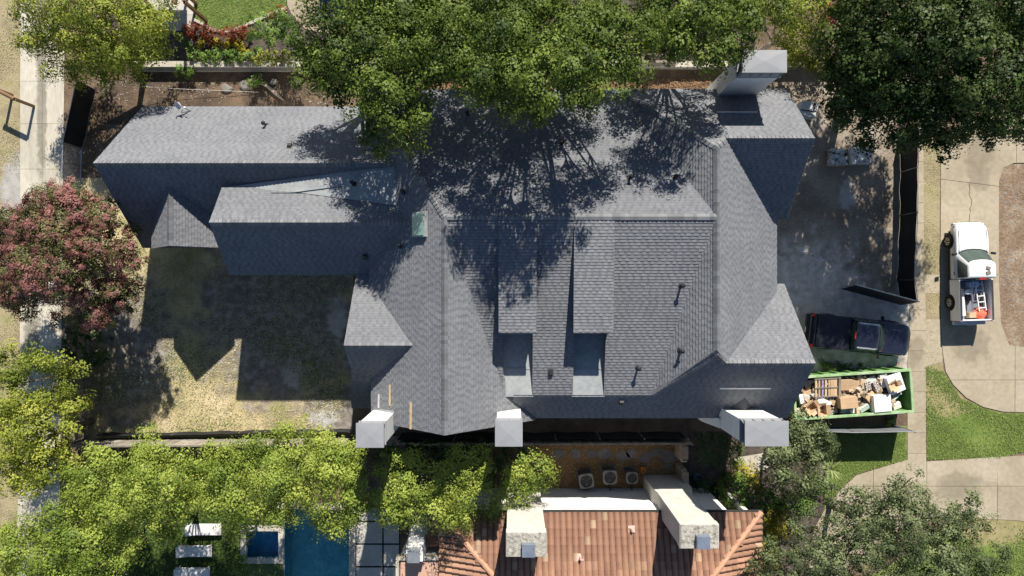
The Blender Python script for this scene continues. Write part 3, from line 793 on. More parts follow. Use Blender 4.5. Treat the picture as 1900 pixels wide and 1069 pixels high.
# ridge and hip caps: short folded pieces
def caps(a, b, f1, f2, width=.15, step=.19):
    """folded cap pieces from a to b; f1 and f2 are the planes on either side"""
    a, b = Vector(a), Vector(b); d = b - a; L_ = math.hypot(d.x, d.y)
    if L_ < .1: return
    side = Vector((-d.y, d.x, 0)) / L_
    n = int(L_ / step); mb = MB()
    for i in range(n):
        p, q_ = a + d * (i / n), a + d * ((i + 1.25) / n if i < n - 1 else 1)
        tone = random.uniform(.1, .9); e0, e1 = .034, .085
        rows = []
        for pt, e in ((p, e0), (q_, e1)):
            l, r_ = pt + side * width, pt - side * width
            zl = min(f1.z(l.x, l.y), f2.z(l.x, l.y)); zr_ = min(f1.z(r_.x, r_.y), f2.z(r_.x, r_.y))
            rows.append([Vector((l.x, l.y, zl + e)), Vector((pt.x, pt.y, pt.z + e)), Vector((r_.x, r_.y, zr_ + e))])
        mb.face([rows[0][0], rows[0][1], rows[1][1], rows[1][0]], tone); mb.face([rows[0][1], rows[0][2], rows[1][2], rows[1][1]], tone)
        dn = Vector((0, 0, -.055))
        for k in (0, 1): mb.face([rows[1][k], rows[1][k + 1], rows[1][k + 1] + dn, rows[1][k] + dn], tone * .5)
    o = mb.build("ridge_cap", m_cap, house, tones=True); o["kind"] = "stuff"
caps(F_bw.w(-3.03, -6.62), F_bw.w(-3.03, 3.2), F_bw, F_be)
caps(F_mn.w(-3.0, 3.2), F_mn.w(9.2, 3.2), F_mn, F_ms)
caps(F_ew.w(9.2, -2.98), F_ew.w(9.2, 6.33), F_ew, F_ee)
caps(F_ew.px(1210, 733), F_ew.w(9.2, -2.98), F_ew, F_ss)
caps(F_ew.w(5.5, 9.8), F_ew.w(9.2, 6.33), F_ew, F_nen)
caps(F_bw.w(-7.2, 9.8), F_bw.w(-3.03, 3.2), F_bw, F_mn)
caps(F_ee.w(9.76, -3.43), F_ee.w(9.2, -2.98), F_ee, F_ss)
caps(F_ee.w(9.76, 6.83), F_ee.w(9.2, 6.33), F_ee, F_nen)
caps(F_nen.w(13.83, 6.83), F_nen.w(9.76, 6.83), F_nen, F_nes)
caps(F_sen.w(13.85, -3.43), F_sen.w(9.76, -3.43), F_sen, F_ss)
caps(F_w1n.px(173, 303), F_w1n.px(737, 303), F_w1n, F_w1s)
caps(F_w2n.px(388, 413), F_w2n.px(760, 413), F_w2n, F_w2s)
caps(F_bayn.px(638, 641), F_bayn.px(765, 641), F_bayn, F_bays)
caps(F_dw.w(-17, 2.1), F_dw.w(-17, 5.1), F_dw, F_de)

# chimneys with sheet-metal shrouds
def chimney(x0, x1, y0, y1, top, lid, label, inner):
    """stucco stack from the ground with a metal lid standing on posts"""
    c = MB().box(((x0 + x1) / 2, (y0 + y1) / 2, top / 2), (x1 - x0, y1 - y0, top)).build("chimney", m_stucco, house)
    c["label"] = label
    cx, cy = (x0 + x1) / 2, (y0 + y1) / 2; w, d = x1 - x0, y1 - y0
    MB().box((cx, cy, top + .03), (w + .10, d + .10, .06)).build("chimney_collar", m_capmetal, c)
    MB().box((cx, cy, (top + lid) / 2 - .02), (w - .22, d - .22, lid - top - .12)).build("flue_box", m_grille, c)
    for sx in (-1, 1):
        for sy in (-1, 1):
            MB().box((cx + sx * (w / 2 - .04), cy + sy * (d / 2 - .04), (top + lid) / 2), (.06, .06, lid - top)).build("cap_post", m_capmetal, c)
    n = max(2, int(w / .45))
    for i in range(n + 1):
        for sy in (-1, 1):
            x = cx - w / 2 + .05 + (w - .1) * i / n
            MB().tube((x, cy + sy * (d / 2 + .02), top + .06), (x + .04, cy + sy * (d / 2 + .02), lid), .018, n=5).build("cap_strap", m_capmetal, c)
    l = MB(); e = .05; hx, hy = w / 2 + e, d / 2 + e
    base = [Vector((cx - hx, cy - hy, lid)), Vector((cx + hx, cy - hy, lid)), Vector((cx + hx, cy + hy, lid)), Vector((cx - hx, cy + hy, lid))]
    ap = Vector((cx, cy, lid + .035)); lo_ = [p - Vector((0, 0, .13)) for p in base]
    for i in range(4):
        l.face([base[i], base[(i + 1) % 4], ap]); l.face([lo_[i], lo_[(i + 1) % 4], base[(i + 1) % 4], base[i]])
    l.face(lo_[::-1])
    l.build("chimney_lid", m_capmetal, c)
    # a sloping skirt on the long side towards the roof ridge
    s = inner
    MB().slab([(cx - hx + .02, cy + s * (d / 2 + .04), top + .05), (cx + hx - .02, cy + s * (d / 2 + .04), top + .05), (cx + hx - .02, cy + s * (d / 2 - .13), lid - .08), (cx - hx + .02, cy + s * (d / 2 - .13), lid - .08)], .012).build("lid_skirt", m_capmetal, c)
    return c
chimney(-6.87, -5.73, -7.03, -6.05, 9.3, 9.9, "small white chimney at the south west corner", 1)
chimney(-.70, .42, -6.98, -5.93, 9.3, 9.9, "white chimney beside the south gable", 1)
chimney(10.36, 12.2, -6.96, -5.95, 9.2, 9.95, "wide white chimney at the south east end", 1)
chimney(10.25, 12.14, 9.6, 10.5, 9.1, 9.9, "wide white chimney standing at the north eave", -1)
# shoulder and saddle of the wide south chimney
MB().loft([[(9.9, -6.96, 0), (10.4, -6.96, 0), (10.4, -6.5, 0), (9.9, -6.5, 0)], [(9.9, -6.96, 4.6), (10.4, -6.96, 4.6), (10.4, -6.5, 4.6), (9.9, -6.5, 4.6)], [(10.3, -6.96, 6.3), (10.4, -6.96, 6.3), (10.4, -6.5, 6.3), (10.3, -6.5, 6.3)]]).build("chimney_shoulder", m_stucco, house)
zs = F_ss.z(0, -5.25)
sd = MB(); ap = Vector((11.3, -5.28, F_ss.z(0, -5.28))); fr = Vector((11.3, -5.94, 7.02))
for sx in (-1, 1):
    lo_ = Vector((11.3 + sx * .62, -5.94, F_ss.z(0, -5.94) - .02))
    sd.face([ap, fr, lo_] if sx > 0 else [ap, lo_, fr])
sd.build("chimney_saddle", m_shingle, house)
# flashing line round the stacks on the roof
for f, x0, x1, y in ((F_ss, 10.3, 12.26, -5.9), (F_bw, -6.9, -5.7, -6.0), (F_nen, 10.2, 12.2, 9.56)):
    p = [Vector((x0, y - .05, f.z(x0, y - .05) + .035)), Vector((x1, y - .05, f.z(x1, y - .05) + .035)), Vector((x1, y + .06, f.z(x1, y + .06) + .035)), Vector((x0, y + .06, f.z(x0, y + .06) + .035))]
    MB().slab(p, .02).build("flashing", m_steel, house)

# skylight
c = F_bw.px(782, 417); n = F_bw.n(); up = Vector((F_bw.b, 0, F_bw.b ** 2)).normalized(); ac = Vector((0, 1, 0))
rot = Matrix((up, ac, n)).transposed()
sk = MB().box(c + n * .10, (.86, 1.16, .22), rot).build("skylight", m_membrane, house)
MB().box(c + n * .225, (.72, 1.02, .04), rot).build("pane", m_skyglass, sk)

# vents
def pipe(f, px, py, h=.42, r=.055):
    p = f.px(px, py)
    o = MB().tube(p - Vector((0, 0, .1)), p + Vector((0, 0, h)), r, n=10).build("vent_pipe", m_pipe, house)
    MB().tube(p + Vector((0, 0, h + .04)), p + Vector((0, 0, h + .12)), r * 2.1, r * .7, n=10).build("rain_hood", m_pipe, o)
    fl = MB().tube(p - Vector((0, 0, .02)) + f.n() * .0, p + f.n() * .045, .16, .09, n=10).build("flashing", m_pipe, o)
for f, x, y in ((F_ms, 1263, 530), (F_ms, 1183, 682), (F_ew, 1228, 588), (F_ew, 1262, 650), (F_w1n, 494, 232), (F_cr, 657, 341), (F_bw, 750, 358), (F_bw, 744, 457), (F_mn, 1042, 267), (F_mn, 1250, 330), (F_mn, 1168, 330), (F_mn, 868, 212)):
    pipe(f, x, y)
def boxvent(f, px, py):
    p = f.px(px, py)
    upv = Vector((f.b, f.c, f.b ** 2 + f.c ** 2)).normalized(); acv = upv.cross(f.n())
    rot = Matrix((acv, upv, f.n())).transposed()
    o = MB().box(p + f.n() * .09, (.22, .30, .14), rot, .85).build("box_vent", m_grille, house)
    MB().box(p + f.n() * .03, (.34, .42, .02), rot).build("flashing", m_fascia, o)
for f, x, y in ((F_ms, 1022, 688), (F_ss, 1153, 745), (F_w1n, 538, 273), (F_w2s, 678, 475)): boxvent(f, x, y)

# loose timber left on the roof
def roof_board(f, a, b, w, label, mat=m_wood):
    A, B = f.px(*a), f.px(*b); n = f.n(); d = (B - A); L_ = d.length; d.normalize(); s = n.cross(d)
    rot = Matrix((d, s, n)).transposed()
    o = MB().box((A + B) / 2 + n * .05, (L_, w, .04), rot).build("plank", mat, place=True)
    return tag(o, label, "plank", "loose planks lying on the shingle roof")
roof_board(F_ss, (1335, 719), (1430, 719), .10, "long pale plank on the dark south slope above the wide chimney", m_offwhite)
roof_board(F_nen, (1331, 210), (1405, 210), .09, "pale plank in the chimney shadow on the north slope", m_offwhite)
roof_board(F_bw, (763.5, 746), (763, 796), .11, "long tan plank nearest the gable edge of the grey roof")
roof_board(F_bw, (724.5, 714), (724.5, 753), .08, "middle of three planks near the small corner chimney")
roof_board(F_bw, (704, 731), (703.5, 757), .08, "short pale plank right against the small corner chimney", m_offwhite)
# ------------------------------------------------------------------ tiled house at the bottom of the picture
nb = thing("tiled_house", "white house with orange clay tile roof and two tall stone crowned chimneys", "house", P(1150, 960))
NX0, NX1, NY, EZ, PT = -3.8, 13.09, -11.77, 4.3, .40
F_tn = Plane(EZ + PT * NY, 0, -PT)
F_tw = Plane(EZ - PT * NX0, PT, 0)
F_te = Plane(EZ + PT * NX1, -PT, 0)
dk = MB(); D = 5.0
dk.slab(W(F_tn, (NX0, NY), (NX1, NY), (NX1 - D, NY - D), (NX0 + D, NY - D)), .10)
dk.slab(W(F_tw, (NX0, NY), (NX0 + D, NY - D), (NX0 + D, NY - 12), (NX0, NY - 12)), .10)
dk.slab(W(F_te, (NX1, NY), (NX1 - D, NY - D), (NX1 - D, NY - 12), (NX1, NY - 12)), .10)
roof = dk.build("roof", m_tiledeck, nb)
MB().box((4.06, NY - .02 - 5.5, 2.08), (14.72, 11, 4.16)).build("wall", m_stucco, nb)
MB().box((4.7, NY + .03, EZ - .05), (17.0, .10, .14)).build("gutter", m_grille, nb)
MB().box((NX1 + .05, NY - 5, EZ - .05), (.10, 10.0, .14)).build("gutter", m_grille, nb)
for y in (NY - .4, NY - 5): MB().box((12.7, y, 2.05), (.25, .25, 4.1)).build("porch_post", m_stucco, nb)

def tile_mesh(w=.295, L_=.45, arch=.11, n=5):
    m = LM()
    r0 = [(-w / 2 + w * k / n, 0, arch * math.sin(math.pi * k / n) + .06) for k in range(n + 1)]
    r1 = [(-w / 2 + w * k / n, L_, arch * math.sin(math.pi * k / n) + .008) for k in range(n + 1)]
    fr = [(-w / 2 + w * k / n, 0, arch * math.sin(math.pi * k / n) * .6) for k in range(n + 1)]
    m.loft([fr, r0, r1], close=False)
    return m
tm = tile_mesh().mesh("clay_tile", smooth=True); tm.materials.append(m_tile)
tm2 = tile_mesh().mesh("pale_tile", smooth=True); tm2.materials.append(M("pale_clay_tile", [(.32, .225, .145), (.38, .265, .175)], .9, rough=.85, rnd=.15, bump=.2, bscale=30, fine=.14, fscale=10))
chim = [(7.6, 9.8, -12.4, -10.9), (-.45, 1.75, -12.8, -11.2)]
cand = []
def tiles_on(f, upv2, e0, e1, base, inside):
    """positions of tiles on one slope: e0..e1 along the eave, rows going up"""
    upv = Vector((upv2[0], upv2[1], PT)).normalized(); n = f.n(); ac = upv.cross(n)
    rot = Matrix((ac, upv, n)).transposed().to_4x4()
    cols = int((e1 - e0) / .315)
    for i in range(cols):
        for j in range(15):
            s = .02 + j * .40
            p = base(e0 + .1575 + i * .315) + upv * s
            c = p + upv * .2
            if inside(c.x, c.y) and not any(k[0] < c.x < k[1] and k[2] < c.y < k[3] for k in chim):
                cand.append((p, rot))
tiles_on(F_tn, (0, -1), NX0, NX1, lambda e: F_tn.w(e, NY), lambda x, y: x - NX0 > NY - y - .05 and NX1 - x > NY - y - .05 and NY - y < D)
tiles_on(F_te, (-1, 0), 0, 11, lambda e: F_te.w(NX1, NY - e), lambda x, y: NX1 - x < NY - y + .05 and NX1 - x < D)
tiles_on(F_tw, (1, 0), 0, 11, lambda e: F_tw.w(NX0, NY - e), lambda x, y: x - NX0 < NY - y + .05 and x - NX0 < D)
cand.sort(key=lambda c: -c[0].y)
nbase = parent_base(nb)
rest = MB()
for k, (p, rot) in enumerate(cand):
    if k < 300:
        o = link("tile", tm2 if random.random() < .06 else tm, None, roof)
        o.matrix_local = Matrix.Translation(p - nbase) @ rot @ Matrix.Rotation(random.uniform(-.012, .012), 4, 'Z')
    else:
        t = random.uniform(0, 1); m = Matrix.Translation(p) @ rot
        rest.idx([m @ Vector(v) for v in tile_mesh(n=4).v], tile_mesh(n=4).f, t)
o = rest.build("tiles", m_tile, roof, smooth=True, tones=True); o["kind"] = "stuff"
for a, b in ((F_tn.w(NX1, NY), F_tn.w(NX1 - D, NY - D)), (F_tn.w(NX0, NY), F_tn.w(NX0 + D, NY - D))):
    d = b - a; n = int(d.length / .38)
    for i in range(n):
        p0, p1 = a + d * (i / n), a + d * ((i + 1.15) / n)
        MB().tube(p0 + Vector((0, 0, .06)), p1 + Vector((0, 0, .045)), .15, .13, n=8).build("hip_tile", m_hiptile, roof, smooth=True)
for px, py in ((1171, 980), (1076, 1032)):
    p = F_tn.px(px, py)
    o = MB().tube(p, p + Vector((0, 0, .42)), .06, n=10).build("roof_vent", M("pink_vent", [(.46, .30, .26), (.52, .36, .32)], 3), nb)
    MB().box(p + Vector((0, 0, .12)), (.34, .34, .04), rmat(-math.atan(PT))).build("flashing", MATS["pink_vent"], o)

def stone_chimney(x0, x1, y0, y1, top, label, shoulder):
    cx, cy = (x0 + x1) / 2, (y0 + y1) / 2
    c = MB().box((cx, cy, (top - .55) / 2), (x1 - x0, y1 - y0, top - .55)).build("chimney", m_oldstucco, nb); c["label"] = label
    MB().box((cx, cy, top - .3), (x1 - x0 + .05, y1 - y0 + .05, .5)).build("chimney_crown", m_oldstucco, c)
    MB().box((cx, cy, top - .02), (x1 - x0 + .02, y1 - y0 + .02, .08), None, .97).build("crown_top", m_oldstone, c)
    MB().box((cx + .1, cy - .18, top + .17), (.62, .60, .30), None, .96).build("flue_cap", M("flue_metal" + label[:4], [(.22, .26, .33), (.30, .34, .41)], 2, rough=.4, metal=.5), c)
    if shoulder:
        MB().loft([[(x0 - .14, y0, 0), (x1 + .30, y0, 0), (x1 + .30, y1 + .03, 0), (x0 - .14, y1 + .03, 0)], [(x0 - .14, y0, 2.6), (x1 + .30, y0, 2.6), (x1 + .30, y1 + .03, 2.6), (x0 - .14, y1 + .03, 2.6)], [(x0, y0, 3.3), (x1, y0, 3.3), (x1, y1, 3.3), (x0, y1, 3.3)]]).build("chimney_base", m_oldstucco, c)
stone_chimney(7.85, 9.62, -12.12, -11.03, 8.4, "tall white chimney beside the brick gate", True)
stone_chimney(-.25, 1.58, -12.5, -11.4, 8.4, "tall white chimney partly under the yellow green trees", False)

# flat roofed annex west of it
an = thing("annex", "low white annex with pink flat roof beside the pool patio", "building", P(800, 1060))
MB().box((-4.35, -16.6, 1.9), (3.3, 4.5, 3.8)).build("wall", m_stucco, an)
MB().box((-4.35, -16.6, 3.95), (3.1, 4.3, .3)).build("roof", m_pinkroof, an)
for c, s in (((-4.35, -14.28, 4.0), (3.55, .16, .42)), ((-6.05, -16.6, 4.0), (.16, 4.5, .42)), ((-2.65, -16.6, 4.0), (.16, 4.5, .42))):
    MB().box(c, s).build("parapet", m_wallstone, an)
ch = MB().box((-5.05, -13.75, 2.4), (.85, .85, 4.8)).build("chimney", m_stucco, an)
MB().box((-5.05, -13.75, 5.02), (.62, .66, .45)).build("flue_cap", m_steel, ch)
MB().tube((-5.05, -13.35, 4.5), (-5.05, -12.9, 3.6), .42, .42, n=14).build("chimney_back", m_stucco, ch)
MB().box((-3.3, -13.2, 1.7), (2.4, 1.3, 3.4)).build("porch_wall", m_stucco, an)
MB().box((-3.3, -13.2, 3.46), (2.5, 1.4, .12)).build("porch_roof", m_tile, an)

def dish(loc, r, label, aim, mast, mat=m_steel, loc2=None):
    t = thing("satellite_dish", label, "satellite dish", loc)
    b = LM(); n = 16
    rings = [[(math.cos(math.tau * k / n) * r * f, math.sin(math.tau * k / n) * r * f * 1.1, .16 * r * f * f * 2) for k in range(n)] for f in (.02, .4, .75, 1.0)]
    b.loft(rings, caps=False)
    m = aim
    b.v = [tuple(m @ Vector(v) + Vector((0, 0, mast))) for v in b.v]
    b.build("reflector", mat, t, smooth=True)
    LM().tube((0, 0, 0), (0, 0, mast), .03).build("mast", m_steel, t)
    tip = m @ Vector((0, .1, r * 1.2)) + Vector((0, 0, mast))
    LM().tube(m @ Vector((0, -r * .9, .1)) + Vector((0, 0, mast)), tip, .018).build("arm", m_steel, t)
    LM().box(tip, (.09, .09, .14), m).build("receiver", m_grille, t)
    return t
dish((-3.55, -13.3, 3.52), .40, "grey satellite dish standing beside the annex chimney", rmat(0, math.radians(-55), math.radians(25)), .5)

# small white antenna on the north eave of the west wing
p = F_w1n.px(352, 206)
ant = thing("antenna", "small white dish antenna on the north eave of the grey roof", "antenna", p)
LM().tube((0, 0, -.05), (-.05, .05, .75), .03).build("mast", m_steel, ant)
b = LM(); rings = []
for f, z in ((.03, 0), (.6, .04), (1, .14)): rings.append([(math.cos(math.tau * k / 14) * .26 * f, math.sin(math.tau * k / 14) * .22 * f, z) for k in range(14)])
b.loft(rings, caps=False); mm = rmat(math.radians(35), math.radians(-40)); b.v = [tuple(mm @ Vector(v) + Vector((-.12, .12, .85))) for v in b.v]
b.build("reflector", m_white, ant, smooth=True)
LM().tube((-.1, .1, .8), (.18, -.05, .95), .016).build("arm", m_steel, ant)
LM().box((.2, -.06, .97), (.1, .07, .07)).build("receiver", m_white, ant)
up = Vector((0, -1, 1.13)).normalized()
LM().path([Vector((0, -.02, .06)) + Vector((.10 * math.sin(k * .9) * k * .3, 0, 0)) + up * (.12 * k) + Vector((-.05 * k, 0, .02)) for k in range(8)], [.02] * 8, 5).build("cable", m_pipe, ant)
LM().path([(.1, 0, .05), (-.1, -.1, .2), (-.3, -.14, .24), (-.42, -.05, .1), (-.36, .06, .02)], [.015] * 5, 5).build("cable", m_pipe, ant)

# ------------------------------------------------------------------ fences and walls
def fence_posts(root, a, b, h, n, mat, r=.03):
    a, b = Vector(a), Vector(b)
    for i in range(n + 1):
        p = a.lerp(b, i / n); MB().tube(p, p + Vector((0, 0, h)), r, n=6).build("post", mat, root)

def cloth_fence(name, label, pts, h, mat, posts=6, sag=.08, rail=m_steel, top=True):
    """wire fence hung with screen cloth: posts, top rail and a rippled sheet"""
    a = Vector(pts[0]); t = thing(name, label, "fence", a)
    r = random.Random(len(label)); sh = MB()
    for p, q_ in zip(pts[:-1], pts[1:]):
        p, q_ = Vector(p), Vector(q_); L_ = (q_ - p).length; n = max(4, int(L_ / .35)); s = Vector((-(q_ - p).y, (q_ - p).x, 0)).normalized()
        grid = []
        for i in range(n + 1):
            c = p.lerp(q_, i / n); k = math.sin(i * 1.1) * sag * .5 + r.uniform(-.02, .02); dz = -abs(math.sin(i * math.pi / 5)) * sag * .6
            grid.append([c + s * k * (1 - f) * .8 + Vector((0, 0, f * (h + dz))) for f in (.02, .35, .7, 1)])
        for i in range(n):
            for j in range(3): sh.face([grid[i][j], grid[i + 1][j], grid[i + 1][j + 1], grid[i][j + 1]])
        fence_posts(t, p, q_, h + .06, max(1, int(L_ / 2.4)), rail)
        if top: MB().tube(p + Vector((0, 0, h)) + s * .03, q_ + Vector((0, 0, h)) + s * .03, .02, n=6).build("top_rail", rail, t)
    sh.build("screen", mat, t)
    return t
def g(px, py): return P(px, py, 0)
cloth_fence("screen_fence", "black screened fence between alley and side yard", [g(177, 166), g(153, 276)], 1.8, m_screen)
cloth_fence("screen_fence", "long black screened fence along the front sidewalk", [g(1671, 240), g(1669, 400), g(1664, 520), g(1669, 556)], 1.75, m_screen)
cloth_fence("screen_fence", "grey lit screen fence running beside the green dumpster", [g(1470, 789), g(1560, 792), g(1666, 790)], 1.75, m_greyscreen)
cloth_fence("screen_fence", "low black cloth along the back lawn before the wooden fence", [g(190, 803), g(330, 802), g(480, 798), g(655, 796)], .9, m_screen, top=False)
cloth_fence("screen_fence", "black cloth hung on the wooden fence behind the south gable", [g(745, 803), g(950, 802), g(1262, 801)], 1.9, m_screen, top=False)  # dark sheet added so the wooden fence behind it reads black
gt = thing("gate_leaf", "black cloth gate leaf swung open over the dried mud drive", "gate", g(1669, 560))
a, b = g(1669, 566), g(1557, 536)
MB().slab([a + Vector((0, 0, .08)), b + Vector((0, 0, .08)), b + Vector((0, .24, 1.9)), a + Vector((0, .24, 1.9))], .012).build("screen", m_screen, gt)
for p, q_ in ((a + Vector((0, 0, .08)), b + Vector((0, 0, .08))), (a + Vector((0, .24, 1.9)), b + Vector((0, .24, 1.9))), (a, a + Vector((0, .24, 1.95))), (b + Vector((0, 0, .05)), b + Vector((0, .24, 1.9)))):
    MB().tube(p, q_, .03, n=7).build("frame_tube", m_steel, gt)
# chain link gate by the alley
cg = thing("chain_link_gate", "chain link gate with grey frame beside the alley", "gate", g(151, 338))
a, b = g(153, 278), g(151, 340); h = 1.75
for p, q_ in ((a, a + Vector((0, 0, h))), (b, b + Vector((0, 0, h))), (a + Vector((0, 0, h)), b + Vector((0, 0, h))), (a + Vector((0, 0, .1)), b + Vector((0, 0, .1))), (a.lerp(b, .5) + Vector((0, 0, .1)), a.lerp(b, .5) + Vector((0, 0, h)))):
    MB().tube(p, q_, .03, n=7).build("frame_tube", m_steel, cg)
ms = MB(); d = b - a; nst = 26
for i in range(-12, nst):
    for s in (1, -1):
        pts = []
        for f in np.linspace(0, 1, 2):
            u = (i + f * 12) / nst if s > 0 else (i + (1 - f) * 12) / nst
            pts.append((u, f))
        (u0, f0), (u1, f1) = pts
        lo_, hi_ = 0.0, 1.0
        if u0 != u1:
            t0, t1_ = sorted(((0 - u0) / (u1 - u0), (1 - u0) / (u1 - u0))); lo_, hi_ = max(0, t0), min(1, t1_)
        if hi_ - lo_ < .03: continue
        A_ = a + d * (u0 + (u1 - u0) * lo_) + Vector((0, 0, .1 + (h - .1) * (f0 + (f1 - f0) * lo_))); B_ = a + d * (u0 + (u1 - u0) * hi_) + Vector((0, 0, .1 + (h - .1) * (f0 + (f1 - f0) * hi_)))
        ms.tube(A_, B_, .006, n=4, caps=False)
o = ms.build("wire_mesh", m_steel, cg); o["kind"] = "stuff"

def board_fence(name, label, pts, h, side=1, pitch=.15, z0=.03):
    """vertical boards on rails: boards are too narrow to pick apart from the drone"""
    t = thing(name, label, "fence", pts[0]); bd = MB(); rl = 0
    for p, q_ in zip(pts[:-1], pts[1:]):
        p, q_ = Vector(p), Vector(q_); d = q_ - p; L_ = d.length; a = math.atan2(d.y, d.x); n = int(L_ / pitch); s = Vector((-d.y, d.x, 0)).normalized()
        for i in range(n):
            c = p.lerp(q_, (i + .5) / n) + s * random.uniform(-.008, .008)
            hh = h + random.uniform(-.03, .03)
            bd.box((c.x, c.y, z0 + hh / 2), (pitch * .94, .022, hh), a + random.uniform(-.02, .02), tone=random.random())
        for z in (.35, h * .55, h - .2):
            MB().box(((p.x + q_.x) / 2 - s.x * .05 * side, (p.y + q_.y) / 2 - s.y * .05 * side, z), (L_, .06, .09), a).build("rail", m_weathered, t)
        MB().box(((p.x + q_.x) / 2 - s.x * .03 * side, (p.y + q_.y) / 2 - s.y * .03 * side, h + .06), (L_, .08, .035), a).build("cap_rail", m_weathered, t)
        k = max(1, int(L_ / 2.4))
        for i in range(k + 1):
            c = p.lerp(q_, i / k) - s * .08 * side
            MB().box((c.x, c.y, (h + .05) / 2), (.10, .10, h + .05), a).build("post", m_weathered, t)
    o = bd.build("boards", m_weathered, t, tones=True); o["kind"] = "stuff"
    return t
board_fence("wooden_fence", "grey wooden fence along the south edge of the grey roofed house lot", [g(160, 813), g(650, 810), g(1268, 808)], 2.0, 1)
board_fence("wooden_fence", "grey wooden fence along the alley under the left trees", [g(166, 600), g(160, 812)], 2.1, -1)
board_fence("wooden_fence", "short wooden fence stub behind the alley garden trees", [g(135, 826), g(100, 832)], 2.0, 1)

# garden wall on the north boundary: face, coping pieces and a footing ledge
gw = thing("garden_wall", "long low masonry garden wall with pale coping north of the grey roof", "wall", (0, 13.0, 0))
MB().box((-1.0, 13.0, .25), (42, .26, .5)).build("wall_face", m_wallface, gw)
MB().box((-9.0, 12.80, .06), (26, .14, .12)).build("footing_ledge", m_wallstone, gw)
x = -22.0
while x < 20:
    L_ = random.uniform(1.0, 1.35)
    MB().box((x + L_ / 2, 13.0, .55), (L_ - .012, .34, .10)).build("coping_stone", m_wallstone, gw, bevel=.012)
    x += L_
pb = thing("planter_box", "square brown timber planter against the garden wall", "planter", P(1225, 112))
c = P(1222, 122, .6)
for dx, dy, sx, sy in ((0, .75, 2.0, .12), (0, -.75, 2.0, .12), (.95, 0, .12, 1.4), (-.95, 0, .12, 1.4)):
    MB().box((c.x + dx, c.y + .9 + dy, .45), (sx, sy, .9)).build("side_board", m_weathered, pb)

# brick gate piers of the tiled house
def brick_wall(label, a, b, h, w=.30):
    a, b = Vector(a), Vector(b); d = b - a; L_ = d.length; ang = math.atan2(d.y, d.x)
    t = thing("brick_wall", label, "wall", a)
    c = (a + b) / 2
    MB().box((c.x, c.y, (h - .1) / 2), (L_ - .04, w - .05, h - .1), ang).build("core", m_joint, t)
    br = MB(); n = int(L_ / .23)
    for j in range(int((h - .1) / .085)):
        for i in range(n + 1):
            u = (i + (.5 if j % 2 else 0)) * .23
            if u > L_: continue
            p = a + d.normalized() * u
            br.box((p.x, p.y, .04 + j * .085), (.215, w, .072), ang, tone=random.random())
    o = br.build("bricks", m_brick, t, tones=True); o["kind"] = "stuff"
    for i in range(int(L_ / .24)):
        p = a + d.normalized() * (.12 + i * .24)
        MB().box((p.x, p.y, h - .04), (.225, w + .06, .08), ang).build("coping_brick", m_brick, t)
brick_wall("short brick wall joining the wooden fence above the side gate", g(1256, 815), g(1256, 842), 1.9)
brick_wall("short brick wall between side gate and tall white chimney", g(1258, 862), g(1260, 905), 1.7)

# pergola posts of the garden at the top
pg = thing("pergola", "brown timber pergola corner over the garden patio", "pergola", P(345, -30))
MB().box((P(344, 5, 2.6).x, P(344, 5, 2.6).y, 1.35), (.16, .16, 2.7)).build("post", m_brownwood, pg)
c = P(344, 5, 2.6)
MB().box((c.x - .72, c.y + 1.97, 2.75), (.14, 4.2, .2), math.radians(20)).build("beam", m_brownwood, pg)
MB().box((P(325, -50, 3).x, P(325, -50, 3).y, 3.0), (.14, 3.4, .2)).build("beam", m_brownwood, pg)
ro = MB().box((P(270, -45, 3).x, P(270, -45, 3).y + 1.2, 3.1), (3.2, 3.6, .1)).build("roof", m_brownwood, pg)
for sx in (-1.4, 1.4):
    for sy in (-1.5, 1.5):
        MB().box((P(270, -45, 3).x + sx, P(270, -45, 3).y + 1.2 + sy, 1.52), (.14, .14, 3.04)).build("post", m_brownwood, pg)
# rail of the yard across the alley
yr = thing("timber_rail", "brown timber rail on posts at the alley's far edge", "rail", P(10, 190))
a, b = P(-20, 160, 1.6), P(27, 184, 1.6)
MB().tube(a, b, .11, n=8).build("beam", m_brownwood, yr)
for p in (a.lerp(b, .1), b): MB().box((p.x, p.y, .8), (.14, .14, 1.6)).build("post", m_brownwood, yr)
# cable over the side yard
a, b = g(177, 166) + Vector((0, 0, 1.8)), g(482, 172) + Vector((0, 0, .08))
cb = MB().path([a.lerp(b, k / 14) - Vector((0, 0, .7 * math.sin(math.pi * k / 14) * (1 - k / 20))) for k in range(15)], [.011] * 15, 5).build("cable", m_wire, place=True)
tag(cb, "thin pale cable strung from the alley fence across the side yard", "cable")
# ------------------------------------------------------------------ vehicles
def ring(hw, zb, zt, x, rt=.12, tuck=.06):
    """body cross section at x: bottom to top, rounded shoulders"""
    return [(x, -hw + tuck, zb), (x, -hw, zb + .18), (x, -hw, zt - rt), (x, -hw + rt * .45, zt - rt * .25), (x, -hw + rt * 1.5, zt), (x, hw - rt * 1.5, zt), (x, hw - rt * .45, zt - rt * .25), (x, hw, zt - rt), (x, hw, zb + .18), (x, hw - tuck, zb)]

